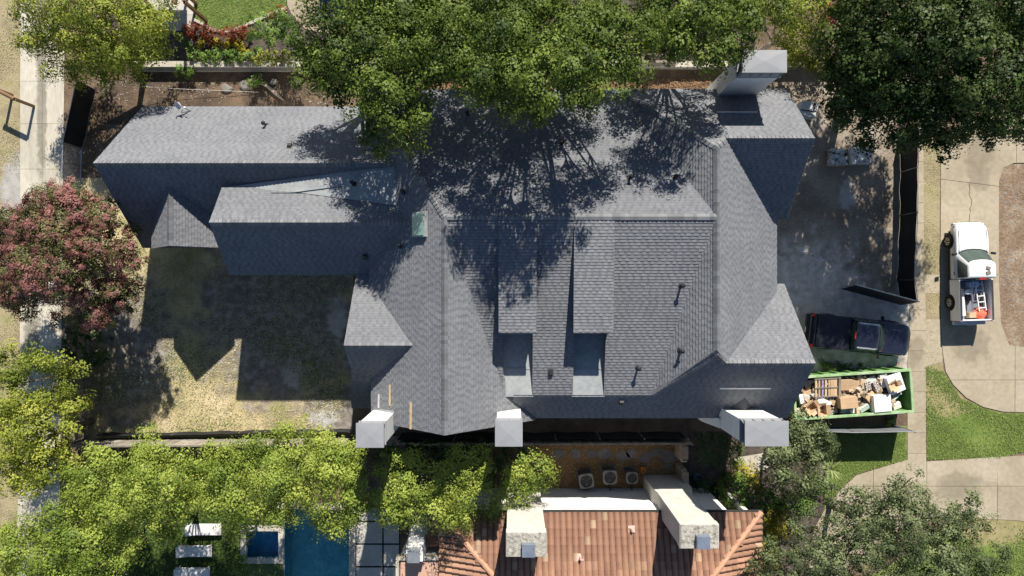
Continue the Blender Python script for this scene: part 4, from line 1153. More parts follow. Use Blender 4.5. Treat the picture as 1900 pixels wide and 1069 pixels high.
def wheel(t, x, y, side, r=.39, w=.26):
    wh = LM(); n = 24
    prof = [(r * .62, -w / 2), (r * .95, -w / 2), (r, -w / 2 + .04), (r, w / 2 - .04), (r * .95, w / 2), (r * .62, w / 2)]
    wh.loft([[(x + math.cos(math.tau * k / n) * rr, y + yy, r + math.sin(math.tau * k / n) * rr) for k in range(n)] for rr, yy in prof], caps=True)
    o = wh.build("wheel", m_black, t, smooth=True)
    rim = LM(); yo = y + side * (w / 2 + .004)
    rim.tube((x, yo - side * .05, r), (x, yo, r), r * .6, r * .58, n=24)
    LMr = rim.build("rim", m_rim, o)
    for k in range(5):
        a = math.tau * k / 5 + .3
        LM().tube((x + math.cos(a) * r * .38, yo, r + math.sin(a) * r * .38), (x + math.cos(a) * r * .38, yo + side * .012, r + math.sin(a) * r * .38), r * .12, n=8).build("rim_hole", m_black, o)
    LM().tube((x, yo, r), (x, yo + side * .03, r), r * .14, r * .1, n=12).build("hub_cap", m_grille, o)

def panel(t, name, quad_, mat, off=.012):
    q4 = [Vector(p) for p in quad_]
    n = (q4[1] - q4[0]).cross(q4[2] - q4[0]).normalized()
    m = LM(); hi = [p + n * off for p in q4]; lo_ = [p - n * .01 for p in q4]; k = len(q4)
    m.idx(hi + lo_, [tuple(range(k)), tuple(range(2 * k - 1, k - 1, -1))] + [(i, k + i, k + (i + 1) % k, (i + 1) % k) for i in range(k)])
    return m.build(name, mat, t)

def pickup(label, loc, rotz, paint, crew, cover):
    """x forward, z up; 5.7 m long"""
    t = thing("pickup_truck", label, "pickup truck", loc, rotz)
    hw = .98
    c0, c1 = (-.75, 1.15) if crew else (-.42, 1.15)          # cab rear and windscreen base
    b0 = -2.80
    # nose and lower body
    f = LM()
    f.loft([ring(hw - .02, .42, 1.06, c1 - .12), ring(hw - .01, .40, 1.10, 1.35), ring(hw - .02, .40, 1.10, 1.9), ring(hw - .035, .38, 1.085, 2.2), ring(hw - .07, .38, 1.06, 2.45), ring(hw - .13, .39, 1.02, 2.63), ring(hw - .22, .42, .96, 2.76, .11), ring(hw - .36, .46, .88, 2.84, .09), ring(hw - .56, .52, .78, 2.89, .06)])
    f.build("hood", paint, t, smooth=True)
    b = LM(); b.loft([ring(hw, .42, 1.08, c0), ring(hw, .40, 1.08, (c0 + c1) / 2), ring(hw - .01, .40, 1.08, c1 - .1)])
    b.build("body", paint, t, smooth=True)
    LM().box((2.72, 0, .50), (.26, 1.60, .2), None, .95).build("front_bumper", m_steel if not crew else m_grille, t, bevel=.03)
    LM().box((2.85, 0, .74), (.06, 1.0, .24)).build("grille", m_grille, t)
    for s in (-1, 1):
        LM().box((2.66, s * .76, .80), (.20, .26, .17), rmat(0, 0, -s * .6)).build("headlight", m_steel, t, bevel=.03)
        LM().tube((1.7, s * .55, 1.105), (2.3, s * .5, 1.085), .03, .02, n=6).build("hood_crease", paint, t)
    LM().box((c1 + .02, 0, 1.107), (.03, 1.62, .012)).build("hood_seam", m_grille, t)
    for s in (-1, 1):
        for xx in ((c0 + .02, c1 - .12) if not crew else (c0 + .02, .18, c1 - .12)): LM().box((xx, s * (hw + .001), .80), (.018, .012, .56)).build("door_seam", m_grille, t)
        LM().box((1.75, s * .80, 1.10), (1.35, .016, .012)).build("hood_seam", m_grille, t)
    # greenhouse
    zb, zr = 1.06, 1.88
    fx = [(c1 - .30, 1.0), (c1 - .10, .93), (c1 + .04, .74), (c1 + .11, .42), (c1 + .13, 0)]
    ux = [(c1 - .80, 1.0), (c1 - .70, .95), (c1 - .60, .78), (c1 - .54, .44), (c1 - .52, 0)]
    def outline(front, w, xr):
        half = [(xr, -w), (xr + .02, -w)] + [(x, -w * k) for x, k in front]
        return half + [(x, -y) for x, y in reversed(half[:-1])]
    bot, mid = outline(fx, hw - .045, c0), outline(ux, hw - .20, c0 + .06)
    top = [(x + (.12 if x < (c0 + c1) / 2 - .3 else -.16), y * .86) for x, y in mid]
    g_ = LM()
    g_.loft([[(x, y, zb - .05) for x, y in bot], [(x, y, zb) for x, y in bot], [(x, y, zr - .09) for x, y in mid], [((x * .6 + tx * .4), (y * .6 + ty * .4), zr - .03) for (x, y), (tx, ty) in zip(mid, top)], [(x, y, zr) for x, y in top]])
    g_.build("cab", paint, t, smooth=True)
    def on(fa, fb, z):   # point between the lower and upper outline
        k = (z - zb) / (zr - .09 - zb); return (fa[0] + (fb[0] - fa[0]) * k, fa[1] + (fb[1] - fa[1]) * k, z)
    z0, z1 = zb + .04, zr - .13
    nb_ = len(bot); fr_i = list(range(3, nb_ - 3))
    ins = lambda p, k: (p[0], p[1] * k, p[2])
    lo_p = [ins(on(bot[k], mid[k], z0), .97) for k in fr_i]; hi_p = [ins(on(bot[k], mid[k], z1), .97) for k in fr_i]
    ws = LM()
    ws.loft([[(x + .018, y, z + .012) for x, y, z in lo_p], [(x + .018, y, z + .012) for x, y, z in hi_p]], close=False)
    ws.build("windscreen", m_carglass, t, smooth=True)
    LM().path([(x + .05, y, z - .0) for x, y, z in lo_p], [.028] * len(lo_p), 6).build("wiper_cowl", m_grille, t)
    bot4 = [bot[0], bot[2], None, bot[nb_ - 3], bot[nb_ - 1]]; mid4 = [mid[0], mid[2], None, mid[nb_ - 3], mid[nb_ - 1]]
    bot, mid = bot4, mid4
    for s, i in ((-1, 0), (1, 4)):
        rear0, rear1 = on(bot[i], mid[i], z0), on(bot[i], mid[i], z1); fr0, fr1 = on(bot[1 if s < 0 else 3], mid[1 if s < 0 else 3], z0), on(bot[1 if s < 0 else 3], mid[1 if s < 0 else 3], z1)
        lerp = lambda a, b_, k: tuple(a[j] + (b_[j] - a[j]) * k for j in range(3))
        spans = [(.06, .48), (.53, .97)] if crew else [(.08, .95)]
        for k0, k1 in spans:
            q4 = [lerp(rear0, fr0, k0), lerp(rear0, fr0, k1), lerp(rear1, fr1, k1), lerp(rear1, fr1, k0)]
            panel(t, "side_window", q4 if s < 0 else q4[::-1], m_carglass)
        LM().box((c1 - .12, s * (hw + .13), 1.16), (.13, .24, .17), rmat(0, 0, s * .2)).build("mirror", m_black, t, bevel=.03)
        LM().box((c0 + .35, s * (hw + .005), .90), (.20, .03, .05)).build("door_handle", m_grille, t)
        LM().box(((c0 + c1) / 2, s * (hw - .1), .36), (c1 - c0 + .3, .18, .06)).build("running_board", m_grille, t)
        LM().box(((b0 + 2.7) / 2, s * (hw - .04), .47), (4.9, .05, .08)).build("rocker_trim", m_grille, t)
    rw0, rw1 = on(bot[0], mid[0], z0), on(bot[0], mid[0], z1); rx0, rx1 = on(bot[4], mid[4], z0), on(bot[4], mid[4], z1)
    panel(t, "rear_window", [ins(rx0, .85), ins(rw0, .85), ins(rw1, .85), ins(rx1, .85)], m_carglass)
    LM().box((c0 - .0, 0, zr - .05), (.06, .40, .05)).build("brake_lamp", m_red, t)
    for k in range(-3, 4):
        LM().box(((c0 + c1) / 2 - .2, k * .16, zr + .002), (.9 if crew else .6, .022, .012)).build("roof_rib", paint, t)
    # dashboard and seats seen through the glass
    LM().box((c1 - .25, 0, 1.06), (.4, 1.5, .14)).build("dashboard", m_grille, t)
    # bed: floor, sides, tailgate, wheel wells
    bl, br_ = b0, c0 - .02
    LM().box(((bl + br_) / 2, 0, .68), (br_ - bl, 1.8, .08)).build("bed_floor", m_bedliner, t)
    for s in (-1, 1):
        sd_ = LM(); yy = s * (hw - .055)
        prof = lambda x: [(x, s * hw, .45), (x, s * (hw + .005), .9), (x, s * (hw - .02), 1.27), (x, s * (hw - .05), 1.30), (x, s * (hw - .12), 1.30), (x, s * (hw - .13), .70)]
        sd_.loft([prof(bl), prof((bl + br_) / 2), prof(br_)] if s > 0 else [prof(br_), prof((bl + br_) / 2), prof(bl)])
        sd_.build("bed_side", paint, t, smooth=True)
        LM().box((-1.75, s * (hw - .25), .82), (.85, .26, .24), None, .85).build("wheel_well", m_bedliner, t)
        LM().box((bl - .005, s * (hw - .10), 1.0), (.10, .17, .36)).build("tail_lamp", m_red, t, bevel=.02)
        LM().box(((bl + br_) / 2, s * (hw - .085), 1.315), (br_ - bl - .1, .09, .025)).build("bed_rail", m_grille, t)
    LM().box((bl + .04, 0, .97), (.08, 1.66, .60)).build("tailgate", paint, t, bevel=.02)
    LM().box((br_ - .03, 0, .97), (.06, 1.74, .60)).build("bed_front", m_bedliner, t)
    LM().box((bl - .14, 0, .55), (.24, 1.85, .18)).build("rear_bumper", m_grille if crew else m_steel, t, bevel=.03)
    LM().box((bl - .27, 0, .62), (.02, .32, .12)).build("licence_plate", m_white, t)
    if crew:
        for s in (-1, 1): LM().box(((c0 + c1) / 2 - .25, s * .655, zr - .008), (1.15, .035, .03)).build("roof_highlight", m_steel, t)  # bright highlight along the roof edges, put in as pale strips
    if cover:
        LM().box(((bl + br_) / 2 + .03, 0, 1.33), (br_ - bl - .10, 1.80, .06)).build("bed_cover", m_bedcover, t, bevel=.03)
        LM().box((bl + .18, 0, 1.36), (.05, 1.76, .03)).build("cover_batten", m_grille, t)
        for s in (-1, 1): LM().tube((c0 + .1, s * .70, zr + .035), (c1 - .75, s * .70, zr + .03), .02, n=6).build("roof_rail", m_steel, t)
    for x in (-1.75, 1.82):
        for s in (-1, 1):
            arch = LM(); n = 14
            pts_ = [(x + math.cos(math.pi * k / n) * .49, s * (hw + .006), .40 + math.sin(math.pi * k / n) * .50) for k in range(n + 1)]
            pin = [(p[0], s * (hw - .25), p[2]) for p in pts_]
            arch.loft([pts_, pin], close=False)
            arch.face(pts_ if s < 0 else pts_[::-1])
            arch.build("wheel_arch", m_black, t)
            wheel(t, x, s * (hw - .09), s)
    return t

wp = pickup("white pickup with its open bed full of tools and a ladder", (26.42, .93, .045), math.radians(91.6), m_whitepaint, False, False)
dp = pickup("dark navy crew cab pickup with a covered bed", (20.05, -2.72, .02), math.radians(-6.2), m_darkpaint, True, True)

# load of the white pickup (each piece lies loose in the bed)
def inbed(x, y, z):
    m = Matrix.Translation(wp.location) @ Matrix.Rotation(wp.rotation_euler.z, 4, 'Z'); return m @ Vector((x, y, z + .72))
def loose(name, label, cat, build, loc, rot, mat, bevel=0, group=None, smooth=False):
    b = LM(); build(b)
    o = b.build(name, mat, None, smooth=smooth, bevel=bevel)
    o.location = loc; o.rotation_euler = rot
    return tag(o, label, cat, group)
rz = wp.rotation_euler.z
lad = thing("ladder", "white aluminium step ladder lying in the bed of the white pickup", "ladder", inbed(-1.4, -.40, .30), rz)
lad.rotation_euler = (0, math.radians(4), rz + math.radians(4))
for s in (-1, 1): LM().box((0, s * .20, 0), (1.7, .045, .07)).build("side_rail", m_white, lad)
for k in range(5): LM().box((-.68 + k * .34, 0, .01), (.05, .40, .05)).build("rung", m_white, lad)
for k, (y0, y1, ln) in enumerate(((.05, .30, 1.7), (.12, .15, 1.8), (.20, -.05, 1.6))):
    p0, p1 = inbed(-2.3, y0, .35), inbed(-2.3 + ln, y1, .5)
    o = MB().tube(p0, p1, .022, n=6).build("pole", m_steel, place=True)
    tag(o, ("metal pole leaning across the white pickup's bed", "metal pole in the middle of the white pickup's bed", "metal pole lying nearest the ladder in the white pickup's bed")[k], "pole", "poles in the white pickup")
loose("tarp", "orange red cloth bundle by the tailgate of the white pickup", "cloth", lambda b: [b.loft([[(math.cos(a) * r_ * (1 + .25 * math.sin(a * 3 + r_ * 9)), math.sin(a) * r_ * (1.15 + .2 * math.cos(a * 4)), z) for a in [math.tau * k / 16 for k in range(16)]] for r_, z in ((.34, 0), (.38, .12), (.30, .27), (.16, .36), (.02, .38))])], inbed(-2.42, -.40, .0), (0, 0, rz), m_coral, smooth=True)
loose("bin_box", "pale box beside the orange bundle in the white pickup", "box", lambda b: b.box((0, 0, .17), (.34, .42, .34), None, .94), inbed(-2.48, .08, 0), (0, 0, rz), m_cardlight, .02)
loose("tool_case", "pale blue case behind the cab of the white pickup", "case", lambda b: b.box((0, 0, .22), (.34, .55, .44), None, .95), inbed(-.72, .02, 0), (0, 0, rz), M("pale_blue", [(.38, .46, .60), (.46, .54, .66)], 3), .03)
loose("panel_board", "long white board along the side of the white pickup's bed", "board", lambda b: b.box((0, 0, .10), (1.55, .34, .20)), inbed(-1.75, .62, .02), (.12, 0, rz + .05), m_offwhite, .01)
loose("paint_bucket", "white bucket among the poles in the white pickup", "bucket", lambda b: b.tube((0, 0, 0), (0, 0, .36), .14, .16, n=14), inbed(-1.15, .30, 0), (0, 0, 0), m_white)
loose("tool_bag", "dark tool bag under the poles of the white pickup", "bag", lambda b: b.box((0, 0, .14), (.5, .3, .28), None, .7), inbed(-1.45, .18, 0), (0, 0, rz + .4), m_bag, .05)
loose("work_gloves", "small dusty pad lying on the white pickup's cab roof", "pad", lambda b: [b.box((-.13, 0, .02), (.20, .26, .04), .3), b.box((.13, 0, .02), (.20, .26, .04), -.25)], Matrix.Translation(wp.location) @ Matrix.Rotation(rz, 4, 'Z') @ Vector((.05, -.28, 1.885)), (0, 0, rz), m_weathered, .03)

# ------------------------------------------------------------------ dumpster and its load
DA = math.radians(3.9)
dl = Vector((19.38, -6.06, .02)); DL, DW, DH = 6.7, 2.4, 1.4
dm = thing("dumpster", "long open green steel dumpster heaped with cardboard and scrap", "dumpster", dl, DA)
LM().box((0, 0, .12), (DL, DW, .1)).build("floor", m_green, dm)
for s in (-1, 1):
    LM().box((0, s * (DW / 2 - .03), .75), (DL, .06, 1.26)).build("side_panel", m_green, dm)
    LM().box((0, s * (DW / 2 - .02), 1.39), (DL + .06, .15, .09)).build("top_rim", m_greenrim, dm, bevel=.015)
    LM().box((s * (DL / 2 - .03), 0, .75), (.06, DW - .13, 1.26)).build("end_panel", m_green, dm)
    LM().box((s * (DL / 2 - .02), 0, 1.392), (.14, DW - .17, .088)).build("top_rim", m_greenrim, dm, bevel=.015)
    for k in range(9): LM().box((-DL / 2 + .35 + k * .75, s * (DW / 2 + .05), .72), (.10, .10, 1.24)).build("rib", m_green, dm)
    for k in (-1, 1): LM().tube((k * 2.9, s * (DW / 2 - .35), .11), (k * 2.9, s * (DW / 2 - .15), .11), .11, n=12).build("roller", m_grille, dm)
DMX = Matrix.Translation(dl) @ Matrix.Rotation(DA, 4, 'Z')
def ind(px, py, h):
    """a spot in the dumpster, from where the piece shows in the photograph"""
    return P(px, py, h)
def carton(b, sx, sy, sz, open_=False):
    if not open_:
        b.box((0, 0, sz / 2), (sx, sy, sz))
        b.box((0, 0, sz + .003), (sx * .98, .05, .006))
    else:
        for c, s in (((0, 0, .02), (sx, sy, .03)), ((sx / 2, 0, sz / 2), (.02, sy, sz)), ((-sx / 2, 0, sz / 2), (.02, sy, sz)), ((0, sy / 2, sz / 2), (sx, .02, sz)), ((0, -sy / 2, sz / 2), (sx, .02, sz))): b.box(c, s)
        for s in (-1, 1):
            b.box((s * (sx / 2 + .09), 0, sz + .05), (.22, sy, .015), rmat(0, -s * .5)); b.box((0, s * (sy / 2 + .07), sz + .04), (sx, .18, .015), rmat(s * .5))
items = [  # px, py, bottom height, size, rotation (x,y,z), material, kind, open, label
 (1576, 748, 1.02, (.98, .62, .66), (0, 0, .03), m_card, "box", 0, "large closed brown carton standing up in the middle of the dumpster"),
 (1568, 713, .98, (.85, .62, .30), (.2, .05, -.05), m_card, "box", 0, "flattened brown carton beside the shelf rack in the dumpster"),
 (1591, 715, 1.12, (.60, .50, .10), (.1, -.15, -.35), m_card, "box", 0, "torn brown carton flap right of the flattened carton"),
 (1599, 712, 1.05, (.34, .55, .22), (.1, .3, -.2), m_cardlight, "box", 0, "pale carton leaning on the printed trays"),
 (1505, 757, 1.05, (.56, .50, .42), (.1, .15, .6), m_card, "box", 1, "tilted open carton at the left end of the dumpster"),
 (1526, 761, .95, (.40, .58, .46), (.05, .1, .05), m_card, "box", 1, "tall open brown carton near the left front of the dumpster"),
 (1530, 746, 1.18, (.78, .34, .20), (.1, 0, -.52), m_white, "foam block", 0, "long white foam block tilted over the left cartons"),
 (1545, 746, 1.10, (.42, .30, .12), (.2, .1, -.5), m_cardlight, "box", 0, "small pale carton beside the long foam block"),
 (1638, 749, .90, (.98, .95, .62), (0, 0, .02), m_white, "foam box", 0, "big square white foam box at the front of the dumpster"),
 (1662, 712, 1.20, (.90, 1.05, .30), (.12, .10, .33), m_white, "foam sheet", 0, "large white foam panel tilted at the right end of the dumpster"),
 (1659, 715, 1.53, (.42, .36, .16), (.12, .1, .45), m_card, "box", 1, "small brown carton lying on the white foam panel"),
 (1640, 706, 1.05, (.44, .80, .20), (.2, .1, .2), m_offwhite, "board", 0, "white board sheet standing against the rear rim of the dumpster"),
 (1616, 706, 1.05, (.60, .34, .16), (0, .1, .4), m_plastic, "bundle", 0, "pale clear wrapped bundle at the rear of the dumpster"),
 (1611, 716, 1.10, (.32, .50, .18), (.1, 0, .15), m_pattern, "tray stack", 0, "printed egg tray stack, left one of two"),
 (1627, 717, 1.10, (.30, .62, .18), (.1, .1, .45), m_pattern, "tray stack", 0, "printed egg tray stack, right one of two"),
 (1616, 737, 1.10, (.60, .42, .10), (.2, .2, .7), m_card, "box", 0, "crumpled brown carton behind the big square foam box"),
 (1600, 731, 1.05, (.70, .30, .08), (.1, .3, .2), m_cardlight, "cardboard", 0, "loose pale cardboard strip among the middle cartons"),
 (1604, 757, 1.00, (.60, .28, .22), (.3, 0, .5), m_plastic, "plastic sheet", 0, "crumpled clear plastic left of the big square foam box"),
 (1569, 763, .85, (.60, .32, .20), (.1, .2, -.3), m_plastic, "plastic sheet", 0, "crumpled clear plastic below the large standing carton"),
 (1582, 762, .90, (.30, .30, .30), (0, .1, .1), m_white, "box", 0, "small white box below the large standing carton"),
 (1592, 761, .95, (.16, .40, .40), (0, 0, 0), m_cardlight, "box", 0, "narrow upright pale carton right of the small white box"),
 (1487, 741, 1.10, (.26, .50, .14), (.1, .2, .2), m_white, "packing grid", 0, "white ribbed packing piece at the left end of the dumpster"),
 (1496, 737, 1.05, (.50, .30, .16), (.2, .2, -.4), m_offwhite, "scrap", 0, "white scrap pile piece left of the shelf rack"),
 (1503, 728, 1.05, (.75, .28, .10), (.1, .1, .3), m_card, "cardboard", 0, "torn orange brown cardboard at the upper left of the dumpster"),
 (1514, 733, 1.10, (.42, .30, .26), (.2, .3, -.8), m_offwhite, "bundle", 0, "greyish white wrapped bundle left of the shelf rack"),
 (1503, 710, 1.00, (.62, .40, .30), (.2, 0, .1), m_bag, "bag", 0, "black plastic bag under the roof edge in the dumpster"),
 (1648, 727, 1.00, (.70, .34, .16), (.1, .1, .25), m_bag, "bag", 0, "black plastic bag behind the big square foam box"),
 (1664, 737, 1.00, (.75, .10, .08), (.1, .2, .55), m_plastic, "strip", 0, "long clear plastic strip at the right end of the dumpster"),
 (1664, 753, .80, (.50, .36, .18), (.2, .1, .3), m_offwhite, "scrap", 0, "dusty white scrap right of the big square foam box"),
 (1553, 757, 1.00, (.50, .10, .05), (.1, .2, .9), m_cardlight, "strip", 0, "pale cardboard strip crossing beside the clear plastic"),
 (1543, 765, .85, (.34, .24, .24), (0, .1, .2), m_offwhite, "box", 0, "small white box at the front rim near the red scrap"),
 (1541, 769, .88, (.22, .12, .10), (0, 0, .1), m_red, "scrap", 0, "small red scrap by the front rim of the dumpster"),
 (1525, 770, .90, (.38, .16, .24), (0, 0, .1), m_card, "box", 0, "small brown carton against the front rim of the dumpster"),
 (1540, 736, 1.00, (.60, .34, .10), (.3, 0, -.3), m_greyscreen, "sheet", 0, "grey sheet below the shelf rack in the dumpster"),
 (1625, 741, 1.00, (.20, .55, .06), (.2, .3, -.9), m_wood, "lumber", 0, "tan lumber offcut beside the big square foam box"),
 (1596, 745, 1.00, (.12, .75, .06), (.1, .2, .55), m_bag, "strip", 0, "dark strip right of the large standing carton"),
 (1503, 773, .95, (.60, .22, .05), (.1, 0, .15), m_cardlight, "cardboard", 0, "pale cardboard sheet over the front left rim"),
 (1493, 763, 1.0, (.18, .55, .10), (.1, .1, .3), m_offwhite, "board", 0, "white board edge at the lower left of the dumpster"),
]
hd = thing("scrap_heap", "grey mixed scrap filling the bottom of the dumpster", "scrap", dl, DA); hd["kind"] = "stuff"
fill = LM(); rr_ = random.Random(5)
for k in range(620):
    x, y = rr_.uniform(-3.0, 2.5), rr_.uniform(-.95, .95)
    fill.box((x, y, .35 + .75 * (k / 620) + rr_.uniform(-.1, .1)), (rr_.uniform(.1, .5), rr_.uniform(.05, .3), rr_.uniform(.03, .25)), rmat(rr_.uniform(-.5, .5), rr_.uniform(-.5, .5), rr_.uniform(0, 3.1)), tone=rr_.random())
o = fill.build("scrap", M("mixed_scrap", [(.16, .11, .07), (.42, .32, .21), (.62, .58, .52)], 5, rough=.9, tone=.4, fine=.2), hd, tones=True)
for px, py, zb, s, rot, mat, cat, op, label in items:
    top = zb + s[2]
    p = P(px, py, top)
    o = loose(cat.replace(" ", "_") if cat != "box" else "carton", label, cat, lambda b: carton(b, *s, bool(op)) if cat == "box" else b.box((0, 0, s[2] / 2), s), (p.x, p.y, zb - .35 if cat == "foam box" else zb), (rot[0], rot[1], rot[2] + DA), mat, .012 if not op else 0, "waste heaped in the dumpster")
    if cat == "foam box":
        o.scale = (1, 1, (s[2] + .35) / s[2])
# wooden shelf rack with slats and its dark divider
sr = thing("shelf_rack", "wooden slatted rack lying on the cartons in the dumpster", "rack", P(1532, 719, 1.4), DA + math.radians(-14))
sr.rotation_euler = (.10, .04, DA - .02)
for k, (w_, m_) in enumerate(((.10, m_cardlight), (.10, m_wood), (.10, m_purple), (.12, m_cardlight), (.10, m_wood), (.24, m_card), (.14, m_card))):
    LM().box((-.58 + k * .19, 0, .03), (w_, 1.0, .06)).build("slat", m_, sr)
for y in (-.52, 0, .52): LM().box((0, y, .07), (1.35, .06, .05)).build("cross_bar", m_weathered, sr)
LM().box((.76, 0, .08), (.13, 1.15, .10)).build("end_bar", m_weathered, sr)

# ------------------------------------------------------------------ garden and yard objects
def ac_unit(px, py, size, label, rot):
    h = .95; p = P(px, py, h)
    t = thing("air_conditioner", label, "air conditioner", (p.x, p.y, .012), rot, "air conditioners by the white wall")
    LM().box((0, 0, .04), (size * 1.12, size * 1.12, .08)).build("concrete_pad", m_flag, t)
    b = LM(); n = 8; r = .10; hs = size / 2
    def sq(z, k=1.0):
        out = []
        for cx, cy, a0 in ((hs - r, hs - r, 0), (-hs + r, hs - r, 90), (-hs + r, -hs + r, 180), (hs - r, -hs + r, 270)):
            for i in range(4):
                a = math.radians(a0 + 30 * i); out.append(((cx + math.cos(a) * r) * k, (cy + math.sin(a) * r) * k, z))
        return out
    b.loft([sq(.08), sq(h - .08)]); b.build("casing", m_grille, t)
    for k in range(7): 
        lb = LM(); lb.loft([sq(.14 + k * .1, 1.012), sq(.17 + k * .1, 1.012)]); lb.build("louvre", m_acgrey, t)
    # top with a round fan opening
    tp = LM(); nr = 32; ang = [math.tau * k / nr for k in range(nr)]
    def rsq(k_, z):
        out = []
        for a in ang:
            q_ = (abs(math.cos(a)) ** 5 + abs(math.sin(a)) ** 5) ** (-1 / 5); out.append((math.cos(a) * hs * q_ * k_, math.sin(a) * hs * q_ * k_, z))
        return out
    circ = lambda rr, z: [(math.cos(a) * rr, math.sin(a) * rr, z) for a in ang]
    tp.loft([rsq(1.03, h - .12), rsq(1.03, h - .02), rsq(.98, h), circ(size * .42, h + .012), circ(size * .41, h - .15)], caps=False); tp.build("top", m_acgrey, t)
    LM().tube((0, 0, h - .16), (0, 0, h - .14), size * .42, n=20).build("fan_well", m_black, t)
    for k in range(3):
        a = math.tau * k / 3 + rot
        q_ = [(math.cos(a + d_) * rr, math.sin(a + d_) * rr, h - .09 + dz) for d_, rr, dz in ((-.1, .06, 0), (-.32, size * .34, -.02), (.42, size * .34, .03), (.2, .06, .01))]
        LM().slab(q_, .01).build("fan_blade", m_blade, t)
    LM().tube((0, 0, h - .12), (0, 0, h - .05), .07, n=12).build("hub", m_grille, t)
    gr = LM()
    for rr in (.12, .20, .28): 
        gr.path([(math.cos(math.tau * k / 20) * rr * size / .8, math.sin(math.tau * k / 20) * rr * size / .8, h + .015) for k in range(21)], [.005] * 21, 4)
    gr.build("guard", m_grille, t)
    LM().path([(0, -hs, .3), (0, -hs - .3, .35), (.05, -hs - .45, .6)], [.03] * 3, 6).build("refrigerant_pipe", m_pipe, t)
ac_unit(1088, 893, .84, "air conditioner nearest the yellow green trees, leftmost of three", .16)
ac_unit(1132, 886, .80, "middle one of three air conditioners", .03)
ac_unit(1173, 887, .66, "smallest air conditioner, beside the orange bucket", .0)
def bucket(px, py, r, h, label, mat, cat):
    p = P(px, py, h); t = thing(cat, label, cat, (p.x, p.y, .014))
    b = LM(); n = 18
    b.loft([[(math.cos(math.tau * k / n) * rr, math.sin(math.tau * k / n) * rr, z) for k in range(n)] for rr, z in ((r * .8, 0), (r, h), (r * .9, h), (r * .72, .05))]); b.build("shell", mat, t, smooth=True)
    LM().path([(math.cos(math.pi * k / 10) * r, .02, h - .02 + math.sin(math.pi * k / 10) * r * .5) for k in range(11)], [.008] * 11, 5).build("handle", m_steel, t)
bucket(1193, 873, .17, .40, "small orange bucket beside the air conditioners", m_orange, "bucket")
bucket(1297, 889, .28, .5, "round blue glazed pot by the side gate", m_bluepot, "pot")

def lounger(px, py, label):
    p = P(px, py, .35); t = thing("sun_lounger", label, "sun lounger", (p.x, p.y, .012), 0, "white loungers on the shaded grass")
    LM().box((0, 0, .30), (2.0, .66, .05)).build("frame", m_white, t, bevel=.01)
    for x in (-.85, .85):
        for y in (-.27, .27): LM().box((x, y, .14), (.06, .06, .28)).build("leg", m_white, t)
    LM().box((.33, 0, .37), (1.30, .62, .09)).build("cushion", m_lounger, t, bevel=.03)
    LM().box((-.65, 0, .45), (.72, .62, .09), rmat(0, .28)).build("back_cushion", m_lounger, t, bevel=.03)
lounger(378, 983, "white lounger half hidden under the yellow green trees")
lounger(361, 1023, "white lounger in the middle of the row beside the spa")
lounger(357, 1064, "white lounger cut by the bottom edge of the picture")

# pallet of stone and cartons in the front yard
def pallet(px, py, w, d, label, rot=0):
    p = P(px, py, .1); t = thing("pallet", label, "pallet", (p.x, p.y, .016), rot, "pallets in the front yard")
    for k in range(6): LM().box((-w / 2 + w * (k + .5) / 6, 0, .125), (w / 6 - .03, d, .022)).build("deck_board", m_wood, t)
    for y in (-d / 2 + .05, 0, d / 2 - .05): LM().box((0, y, .06), (w, .09, .10)).build("bearer", m_wood, t)
    return p
p = pallet(1551, 293, 1.05, 1.0, "wooden pallet under the broken pale stones")
r = random.Random(3); st = MB()
for z in range(70):
    x, y = p.x + r.uniform(-.48, .48), p.y + r.uniform(-.45, .45)
    k = r.randint(4, 6); zt = .24 + r.uniform(0, .24); a0 = r.uniform(0, 3); w_ = r.uniform(.07, .15)
    st.slab([(x + math.cos(a0 + math.tau * a / k) * w_ * r.uniform(.8, 1.2), y + math.sin(a0 + math.tau * a / k) * w_ * r.uniform(.6, 1), zt + r.uniform(-.015, .015)) for a in range(k)], zt - .16, tone=r.random())
o = st.build("broken_stones", M("pallet_stone", [(.42, .42, .41), (.60, .60, .59)], 5, tone=.3), place=True, tones=True)
tag(o, "heap of broken pale stones on the front yard pallet", "stones", None, "stuff")
p = pallet(1592, 291, 1.45, .95, "wooden pallet under the pale cartons in the front yard", -.03)
for dx, dy, w, d, h, rt, lb in ((-.42, -.02, .42, .95, .36, .15, "grey slab like carton next to the broken stones"), (-.02, .10, .52, .80, .50, .02, "tallest white carton on the front yard pallet"), (.38, .05, .36, .70, .30, 0, "white carton between the tall one and the pallet end"), (.20, -.36, .62, .26, .24, .05, "low pale carton at the lower edge of the pallet"), (.60, .02, .24, .85, .22, 0, "narrow flat carton at the right end of the pallet")):
    o = loose("carton", lb, "box", lambda b: carton(b, w, d, h), (p.x + dx, p.y + dy, .155), (0, 0, rt), m_offwhite, .008, "cartons on the front yard pallet")
# white chest standing by the north east corner
p = P(1500, 203, .55)
wc = thing("storage_chest", "dented white chest with a loose lid by the north east house corner", "chest", (p.x, p.y, .012), math.radians(-8))
LM().box((0, 0, .28), (.95, .85, .56)).build("body", m_offwhite, wc, bevel=.02)
LM().box((.02, .18, .60), (.98, .50, .05), rmat(.06)).build("lid", m_offwhite, wc, bevel=.01)
LM().box((-.05, -.30, .59), (.9, .26, .03), rmat(-.08, .05)).build("lid_flap", m_offwhite, wc, bevel=.01)
LM().box((-.05, -.08, .585), (.75, .07, .02)).build("slot", m_black, wc)
